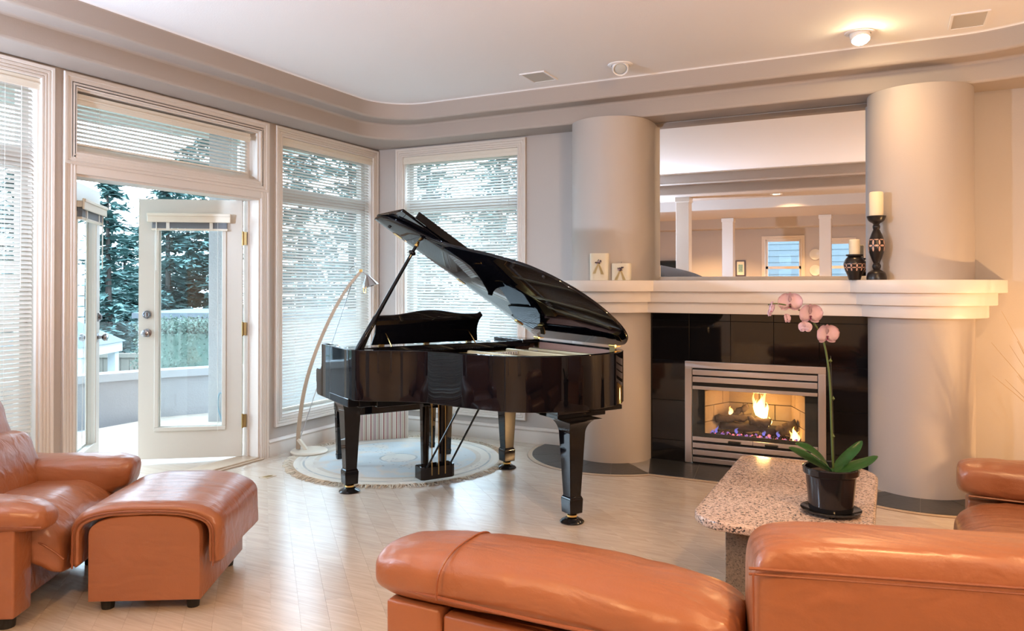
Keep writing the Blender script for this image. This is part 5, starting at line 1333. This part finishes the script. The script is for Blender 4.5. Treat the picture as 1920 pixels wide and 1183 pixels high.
# ================================================================ THE ROOMS BEHIND (seen in the mirror)
Y2, Y3 = -5.6, -12.6
def slab(name, x0, x1, y0, y1, z0, z1, mat, label):
    return tag(obj(name, box(x0, x1, y0, y1, z0, z1), M[mat]), label, kind='structure')
wall_x('wall_rear_left', (Y3, Y2), [], -2.36, -2.2, ZC + 0.2, 'taupe wall of the dining area behind the camera')
bm = box(-2.2, -0.0, -5.6, -5.44, 0, ZC + 0.1); tag(obj('wall_return', bm, M['wall']), 'short return wall where the living room opens to the dining area', kind='structure')
KW1 = (1.78, 2.56, 0.95, 2.38); KW2 = (3.02, 3.62, 0.95, 2.30)
wall_y('wall_rear', (-2.2, 6.3), [KW1, KW2], Y3, Y3 + 0.16, ZC + 0.2, 'taupe far wall of the kitchen seen in the mirror')
for i, kw in enumerate((KW1, KW2)):
    t = thing('window_%d' % (5 + i), 'white kitchen window seen in the mirror, %s' % ('left of the plates' if i == 0 else 'right of the plates'), loc=((kw[0] + kw[1]) / 2, Y3 + 0.16, 0), kind='structure')
    obj('casing', casing('y', Y3 + 0.16, kw[0], kw[1], kw[2], kw[3], sgn=1), M['trim'], t, world=True, smooth='auto')
    b = frame_ring('y', Y3 + 0.05, Y3 + 0.09, kw[0], kw[1], kw[2], kw[3], 0.05); bx(b, kw[0], kw[1], Y3 + 0.05, Y3 + 0.09, 1.70, 1.76)
    obj('sash_frame', b, M['trim'], t, world=True)
    obj('pane', box(kw[0] + 0.05, kw[1] - 0.05, Y3 + 0.067, Y3 + 0.073, kw[2] + 0.05, kw[3] - 0.05), M['glass'], t, world=True)
bm = bmesh.new()
bx(bm, -2.2, 6.3, -5.80, -5.60, ZS, ZC + 0.15); bx(bm, -2.2, 6.3, -5.80, -7.40, ZC, ZC + 0.15)
bx(bm, -2.2, 6.3, -9.30, -7.40, ZS, ZC + 0.15); bx(bm, -2.2, 6.3, -12.0, -9.30, ZC, ZC + 0.15); bx(bm, -2.2, 6.3, -12.6, -12.0, ZS, ZC + 0.15); bx(bm, -2.2, -1.5, -12.0, -9.3, ZS, ZC)
for f in bm.faces: f.material_index = 0
for f in bm.faces:
    if f.calc_center_median().z < ZC + 0.01 and f.calc_center_median().z > ZC - 0.01: f.material_index = 1
o = obj('ceiling_rear', bm, [M['soffit'], M['ceil']]); tag(o, 'beamed ceiling of the kitchen and dining area seen in the mirror', kind='structure'); bevel_mod(o, 0.015)
def post(x0, x1, y, label):
    t = thing('square_post', label, 'post', ((x0 + x1) / 2, y, 0), 0, 'white square posts seen in the mirror')
    w = (x1 - x0) / 2
    obj('shaft', box(-w, w, -w, w, 0, ZS - 0.001, 0.004), M['trim'], t); obj('plinth', box(-w - 0.015, w + 0.015, -w - 0.015, w + 0.015, 0, 0.14, 0.006), M['trim'], t); obj('collar', box(-w - 0.012, w + 0.012, -w - 0.012, w + 0.012, ZS - 0.07, ZS - 0.001, 0.004), M['trim'], t)
post(1.545, 1.735, -5.30, 'nearest white square post in the mirror, left of the others')
post(1.44, 1.65, -9.25, 'white square post in the middle of the mirror')
post(3.20, 3.40, -9.25, 'white square post at the right of the mirror')
tv = thing('television', 'dark flat television on the far wall, seen in the mirror', 'television', (-0.62, Y3 + 0.17, 1.24))
obj('case', box(-0.55, 0.55, 0.0, 0.07, 0.0, 0.68, 0.01), M['black'], tv); obj('screen', box(-0.51, 0.51, 0.07, 0.074, 0.04, 0.64), paint('tv_screen', (0.02, 0.03, 0.04), 0.1), tv)
pf = thing('framed_picture', 'small dark framed picture on the kitchen wall, seen in the mirror', 'picture', (1.225, Y3 + 0.162, 1.53))
b = frame_ring('y', 0.0, 0.025, -0.115, 0.115, 0.0, 0.38, 0.03); obj('frame', b, paint('dark_frame', (0.06, 0.03, 0.02), 0.4), pf)
obj('mount', box(-0.085, 0.085, 0.002, 0.010, 0.03, 0.35), M['wax2'], pf); obj('print', box(-0.05, 0.05, 0.010, 0.012, 0.10, 0.28), paint('print_colours', (0.25, 0.42, 0.40), 0.6, var=0.8, vscale=30), pf)
for i, z in enumerate((2.02, 1.66)):
    b = lathe([(0, 0), (0.06, 0.0), (0.12, 0.02), (0.122, 0.024), (0.06, 0.008), (0, 0.006)], 28); bmesh.ops.transform(b, matrix=Matrix.Translation((2.86, Y3 + 0.162, z)) @ Matrix.Rotation(R(-90), 4, 'X'), verts=b.verts[:])
    tag(obj('wall_plate', b, paint('plate_glaze', (0.62, 0.60, 0.56), 0.3), smooth='auto'), 'round plate hung on the far wall, %s of the two seen in the mirror' % ('upper' if i == 0 else 'lower'), 'plate', 'plates on the far wall')
def downlight(x, y, z, label, power, size=130):
    t = thing('downlight', label, 'ceiling light', (x, y, z), 0, 'recessed downlights behind the camera')
    obj('trim_ring', lathe([(0.055, 0.0), (0.085, 0.0), (0.083, -0.005), (0.060, -0.008)], 28), M['ceil'], t, smooth='auto')
    obj('lamp_lens', lathe([(0, -0.002), (0.055, -0.002), (0.055, 0.0), (0, 0.0)], 24), emit('downlight_lens', (1, 0.78, 0.45), 25), t)
    spot('downlight_beam', (x, y, z - 0.02), (x, y, 0), power, size, 0.5)
downlight(2.90, -7.0, ZC, 'lit downlight between the beams seen in the mirror', 220)
downlight(0.6, -10.8, ZC, 'lit downlight over the kitchen at the left of the mirror', 330)
downlight(3.0, -10.8, ZC, 'lit downlight over the kitchen at the right of the mirror', 330)
downlight(4.9, -5.25, ZS, 'lit downlight added as fill in the soffit above the camera, out of view', 55)  # added out of view for warm light on the sofas
downlight(2.93, -5.40, ZS, 'lit downlight in the soffit beside the nearest post', 20)
ns = thing('neighbour_wall', 'pale blue clapboard house wall outside the kitchen window', 'house', (2.5, -16.0, -3))
for i in range(42): obj('clapboard', prism([(0, 0), (0.03, 0), (0.012, 0.17), (0, 0.17)], -4, 5), M['siding'], ns)
for i, ch in enumerate([c for c in ns.children]): ch.rotation_euler = (R(90), 0, R(90)); ch.location = (0, 0, i * 0.165)
tag(obj('patio_ground', box(-30, 12, -30, -12.65, -3.2, -3.0), M['lawn']), 'lawn behind the house, outside the kitchen', kind='structure')

def torchiere(x, y, label, power, col):  # unseen uplighters, added as fill for the ceiling and walls
    t = thing('fill_torchiere', label, 'lamp', (x, y, 0))
    obj('base', lathe([(0, 0), (0.14, 0), (0.14, 0.015), (0.03, 0.03), (0, 0.03)], 32), M['black'], t, smooth='auto')
    obj('pole', tube([(0, 0, 0.03), (0, 0, 1.72)], 0.012, 10), M['black'], t)
    obj('bowl', lathe([(0.012, 1.70), (0.10, 1.74), (0.17, 1.80), (0.164, 1.80), (0.09, 1.752), (0.012, 1.715)], 32), M['black'], t, smooth='auto')
    obj('bulb', lathe([(0, 1.752), (0.03, 1.76), (0.035, 1.785), (0, 1.80)], 16), emit('fill_torchiere_bulb', (1, 0.85, 0.62), 20), t, smooth=True)
    l = bpy.data.lights.new('torchiere_fill_light', 'POINT'); l.energy = power; l.color = col; l.shadow_soft_size = 0.05
    o = bpy.data.objects.new('torchiere_fill_light', l); COL.objects.link(o); o.location = (x, y, 1.86)
torchiere(5.95, -5.0, 'black torchiere added as fill light in the corner right of the camera, out of view', 105, (1.0, 0.80, 0.62))
torchiere(0.45, -5.2, 'black torchiere added as cool fill light in the corner left of the camera, out of view', 230, (0.62, 0.78, 1.0))

# ================================================================ OUTSIDE
DZ = -0.05
tag(obj('balcony_deck', prism([(-0.16, -4.6), (-0.16, 0.6), (-1.6, 0.75), (-2.05, -0.10), (-2.40, -0.62), (-2.65, -1.25), (-2.80, -2.2), (-2.85, -4.6)], DZ - 0.2, DZ), M['deck']), 'pale balcony deck outside the open doors', kind='structure')
pp = [(-2.85, -4.6), (-2.80, -2.2), (-2.66, -1.45), (-2.42, -0.80), (-2.10, -0.22), (-1.75, 0.25)]
pin = [(p.x, p.y) for p in spline([(x, y, 0) for x, y in pp], 30)]
par = thing('balcony_parapet', 'low stucco parapet wall with a pale cap round the balcony', 'wall', (-2.4, -1.2, DZ))
obj('stucco_wall', wall_strip(pin, offset_path(pin, 0.16), DZ - 0.2, 0.40), M['stucco'], par, world=True, smooth='auto')
obj('cap', wall_strip(offset_path(pin, -0.03), offset_path(pin, 0.19), 0.40, 0.475), M['cap'], par, world=True, smooth='auto')
obj('glass_guard', wall_strip(offset_path(pin, 0.075), offset_path(pin, 0.082), 0.475, 0.98), M['glass'], par, world=True)
tag(obj('added_shade_roof', prism([(-0.16, -4.6), (-0.16, 0.9), (-1.75, 0.9), (-1.95, -0.3), (-2.2, -1.3), (-2.3, -4.6)], 2.85, 3.05), paint('roof_underside', (0.55, 0.53, 0.50), 0.8)), 'flat roof overhang added to shade the balcony doors and deck', kind='structure')  # overhang added to shade door leaves and deck; the pillar suggests a roof
pil = thing('balcony_pillar', 'square stucco pillar on the balcony seen through the door glass', 'pillar', (-1.62, -0.38, DZ), R(27))
obj('shaft', box(-0.105, 0.105, -0.105, 0.105, 0, 2.9, 0.006), paint('pillar_stucco', (0.34, 0.33, 0.325), 0.9, bump=0.5, bscale=60), pil)
obj('hose', tube(spline([(0.08, -0.12, 0.30), (0.02, -0.135, 0.33), (0.0, -0.125, 0.20), (0.04, -0.125, 0.05)], 20), 0.008, 6), paint('blue_hose', (0.16, 0.24, 0.28), 0.5), pil)
tag(obj('ground', box(-90, -2.9, -40, 70, -3.3, -3.0), M['lawn']), 'garden ground below the balcony', kind='structure')
tag(obj('ground_back', box(-2.9, 40, 0.8, 70, -3.3, -3.0), M['lawn']), 'garden ground behind the house', kind='structure')

def conifer(x, y, h, rad, seed, label, dens=1.0, z0=-3.0):
    rnd = random.Random(seed); t = thing('fir_tree', label, 'tree', (x, y, z0), 0, 'fir trees beyond the balcony')
    obj('trunk', tube([(0, 0, 0), (0.05, 0.02, h * 0.5), (0, 0, h)], [0.12, 0.08, 0.015], 8), M['bark'], t)
    bm = bmesh.new(); z = h * 0.10
    while z < h * 0.985:
        u = z / h; rr = rad * (1 - u) ** 0.75 + 0.12; nb = max(4, int((6 + 5 * (1 - u)) * dens))
        for k in range(nb):
            if rnd.random() < 0.16: continue
            a = rnd.uniform(0, 2 * PI); L = rr * rnd.uniform(0.55, 1.12); droop = rnd.uniform(-0.05, 0.35)
            ca, sa = math.cos(a), math.sin(a); nseg = max(3, int(L / 0.20))
            for s in range(nseg):
                f = (s + 0.6) / nseg; px, py, pz = ca * L * f, sa * L * f, z - droop * L * f * f + 0.06 * L * f
                for q in range(10):
                    sz = rnd.uniform(0.08, 0.20) * (1.15 - 0.5 * f); b2 = a + rnd.uniform(-1.3, 1.3)
                    ox, oy, oz = rnd.uniform(-0.14, 0.14), rnd.uniform(-0.14, 0.14), rnd.uniform(-0.12, 0.06)
                    c = Vector((px + ox, py + oy, pz + oz)); e = Vector((math.cos(b2), math.sin(b2), rnd.uniform(-0.5, 0.3))) * sz * 1.7; w = Vector((-math.sin(b2), math.cos(b2), rnd.uniform(-0.4, 0.4))) * sz * 0.5
                    bm.faces.new((bm.verts.new(c - w), bm.verts.new(c + w), bm.verts.new(c + e)))
        z += h * 0.032 * rnd.uniform(0.8, 1.3)
    f = obj('foliage', bm, M['needles'], t)
trees = [(-11.41, 5.25, 6.9, 1.5, 'slender tall fir tree in the open doorway'), (-14.7, 8.08, 5.9, 2.3, 'dense fir tree right of the slender one in the doorway'), (-16.88, 10.34, 6.3, 2.6, 'fir tree partly behind the edge of the open door'), (-11.92, 7.23, 7.4, 2.1, 'fir tree at the left of the open door glass'), (-14.8, 10.26, 8.6, 2.8, 'broad fir tree in the middle of the open door glass'), (-11.73, 8.45, 8.6, 2.3, 'fir tree behind the balcony pillar'), (-19.16, 10.32, 5.4, 2.6, 'low fir tree left of the slender one, farther off'), (-10.35, 10.26, 9.5, 2.6, 'fir tree behind the left half of the lamp window blind'), (-7.17, 8.5, 9.0, 2.2, 'fir tree behind the right half of the lamp window blind'), (-7.72, 12.7, 9.5, 2.6, 'fir tree behind the left half of the piano window blind'), (-4.91, 11.87, 9.5, 2.4, 'fir tree behind the right half of the piano window blind'), (-15.19, 5.59, 8.0, 2.4, 'fir tree behind the blind at the left edge')]
for i, (x, y, h, r, lb) in enumerate(trees): conifer(x, y, h, r, 100 + i, lb)
def hedge(x0, x1, y0, y1, z0, z1, label, rz=0):
    t = thing('hedge', label, 'hedge', ((x0 + x1) / 2, (y0 + y1) / 2, z0), rz); bm = bmesh.new(); rnd = random.Random(5); w, d, h = (x1 - x0) / 2, (y1 - y0) / 2, z1 - z0
    bx(bm, -w * 0.95, w * 0.95, -d * 0.95, d * 0.95, 0, h * 0.985)
    for i in range(26000):
        f = rnd.choice((0, 0, 1, 2, 3)); p = Vector((rnd.uniform(-w, w), rnd.uniform(-d, d), rnd.uniform(0, h)))
        if f == 0: p.z = h
        elif f == 1: p.y = -d
        elif f == 2: p.x = w
        else: p.x = -w
        p += Vector((rnd.gauss(0, 0.05), rnd.gauss(0, 0.05), rnd.gauss(0, 0.06))); e = Vector((rnd.gauss(0, 1), rnd.gauss(0, 1), rnd.gauss(0, 1))).normalized() * 0.038; s_ = Vector((rnd.gauss(0, 1), rnd.gauss(0, 1), rnd.gauss(0, 1))).normalized() * 0.018
        bm.faces.new((bm.verts.new(p - s_), bm.verts.new(p + s_), bm.verts.new(p + e)))
    obj('foliage', bm, M['hedge'], t)
hedge(-5.45, -4.10, 1.60, 2.50, -3.0, 0.70, 'clipped green hedge seen through the open door glass', R(27))
# white low building behind the hedge, neighbour house, gatehouse roof and fence
nb_ = thing('white_outbuilding', 'long low white building with a flat roof behind the hedge', 'building', (-8.1, 3.55, -3.0), R(28))
obj('wall', box(0.0, 6.5, 0.0, 2.2, 0, 3.72), M['housewhite'], nb_); obj('roof_edge', box(-0.08, 6.6, -0.08, 2.3, 3.72, 3.82), M['roof'], nb_)
nh = thing('neighbour_house', 'white clapboard house seen through the edge-on door glass', 'house', (-10.04, 1.84, -3.0), R(8))
obj('wall', box(-3.5, 1.2, -5.0, 1.1, 0, 4.75), M['housewhite'], nh)
for i in range(24): obj('siding_board', box(1.2, 1.225, -5.0, 1.1, 0.05 + i * 0.195, 0.05 + i * 0.195 + 0.175), M['housewhite'], nh)
obj('roof', prism([(-3.9, 4.75), (1.6, 4.75), (-1.2, 6.2)], -5.3, 1.4), M['roof'], nh); nh.children[-1].rotation_euler = (R(90), 0, 0)
obj('window', box(1.226, 1.25, -3.2, -1.8, 2.2, 3.6), M['black'], nh)
gh = thing('porch_roof', 'small hipped porch roof with a white fascia beyond the balcony', 'porch', (-7.15, 1.55, -3.0), R(28))
obj('fascia', box(-0.6, 0.6, -0.6, 0.6, 3.26, 3.42), M['housewhite'], gh)
bm = bmesh.new(); c = [bm.verts.new(p) for p in ((-0.64, -0.64, 3.42), (0.64, -0.64, 3.42), (0.64, 0.64, 3.42), (-0.64, 0.64, 3.42))]; ap = bm.verts.new((0, 0, 3.86))
for k in range(4): bm.faces.new((c[k], c[(k + 1) % 4], ap))
bm.faces.new(c[::-1]); obj('hip_roof', bm, M['roof'], gh)
for x in (-0.5, 0.5):
    for y in (-0.5, 0.5): obj('post', box(x - 0.06, x + 0.06, y - 0.06, y + 0.06, 0, 3.26), M['housewhite'], gh)
fn = thing('cedar_fence', 'weathered board fence beyond the balcony parapet', 'fence', (-6.9, 2.95, -3.0), R(27))
for i in range(14): obj('board', box(-1.0 + i * 0.15, -1.0 + i * 0.15 + 0.138, -0.02, 0.02, 0.05, 3.10), M['fence'], fn)
for i in range(3): obj('fence_post', box(-1.05 + i * 1.0, -0.95 + i * 1.0, -0.07, 0.07, 0, 3.24, 0.01), M['fence'], fn)
obj('top_rail', box(-1.0, 1.1, -0.05, 0.05, 3.10, 3.17), M['fence'], fn)
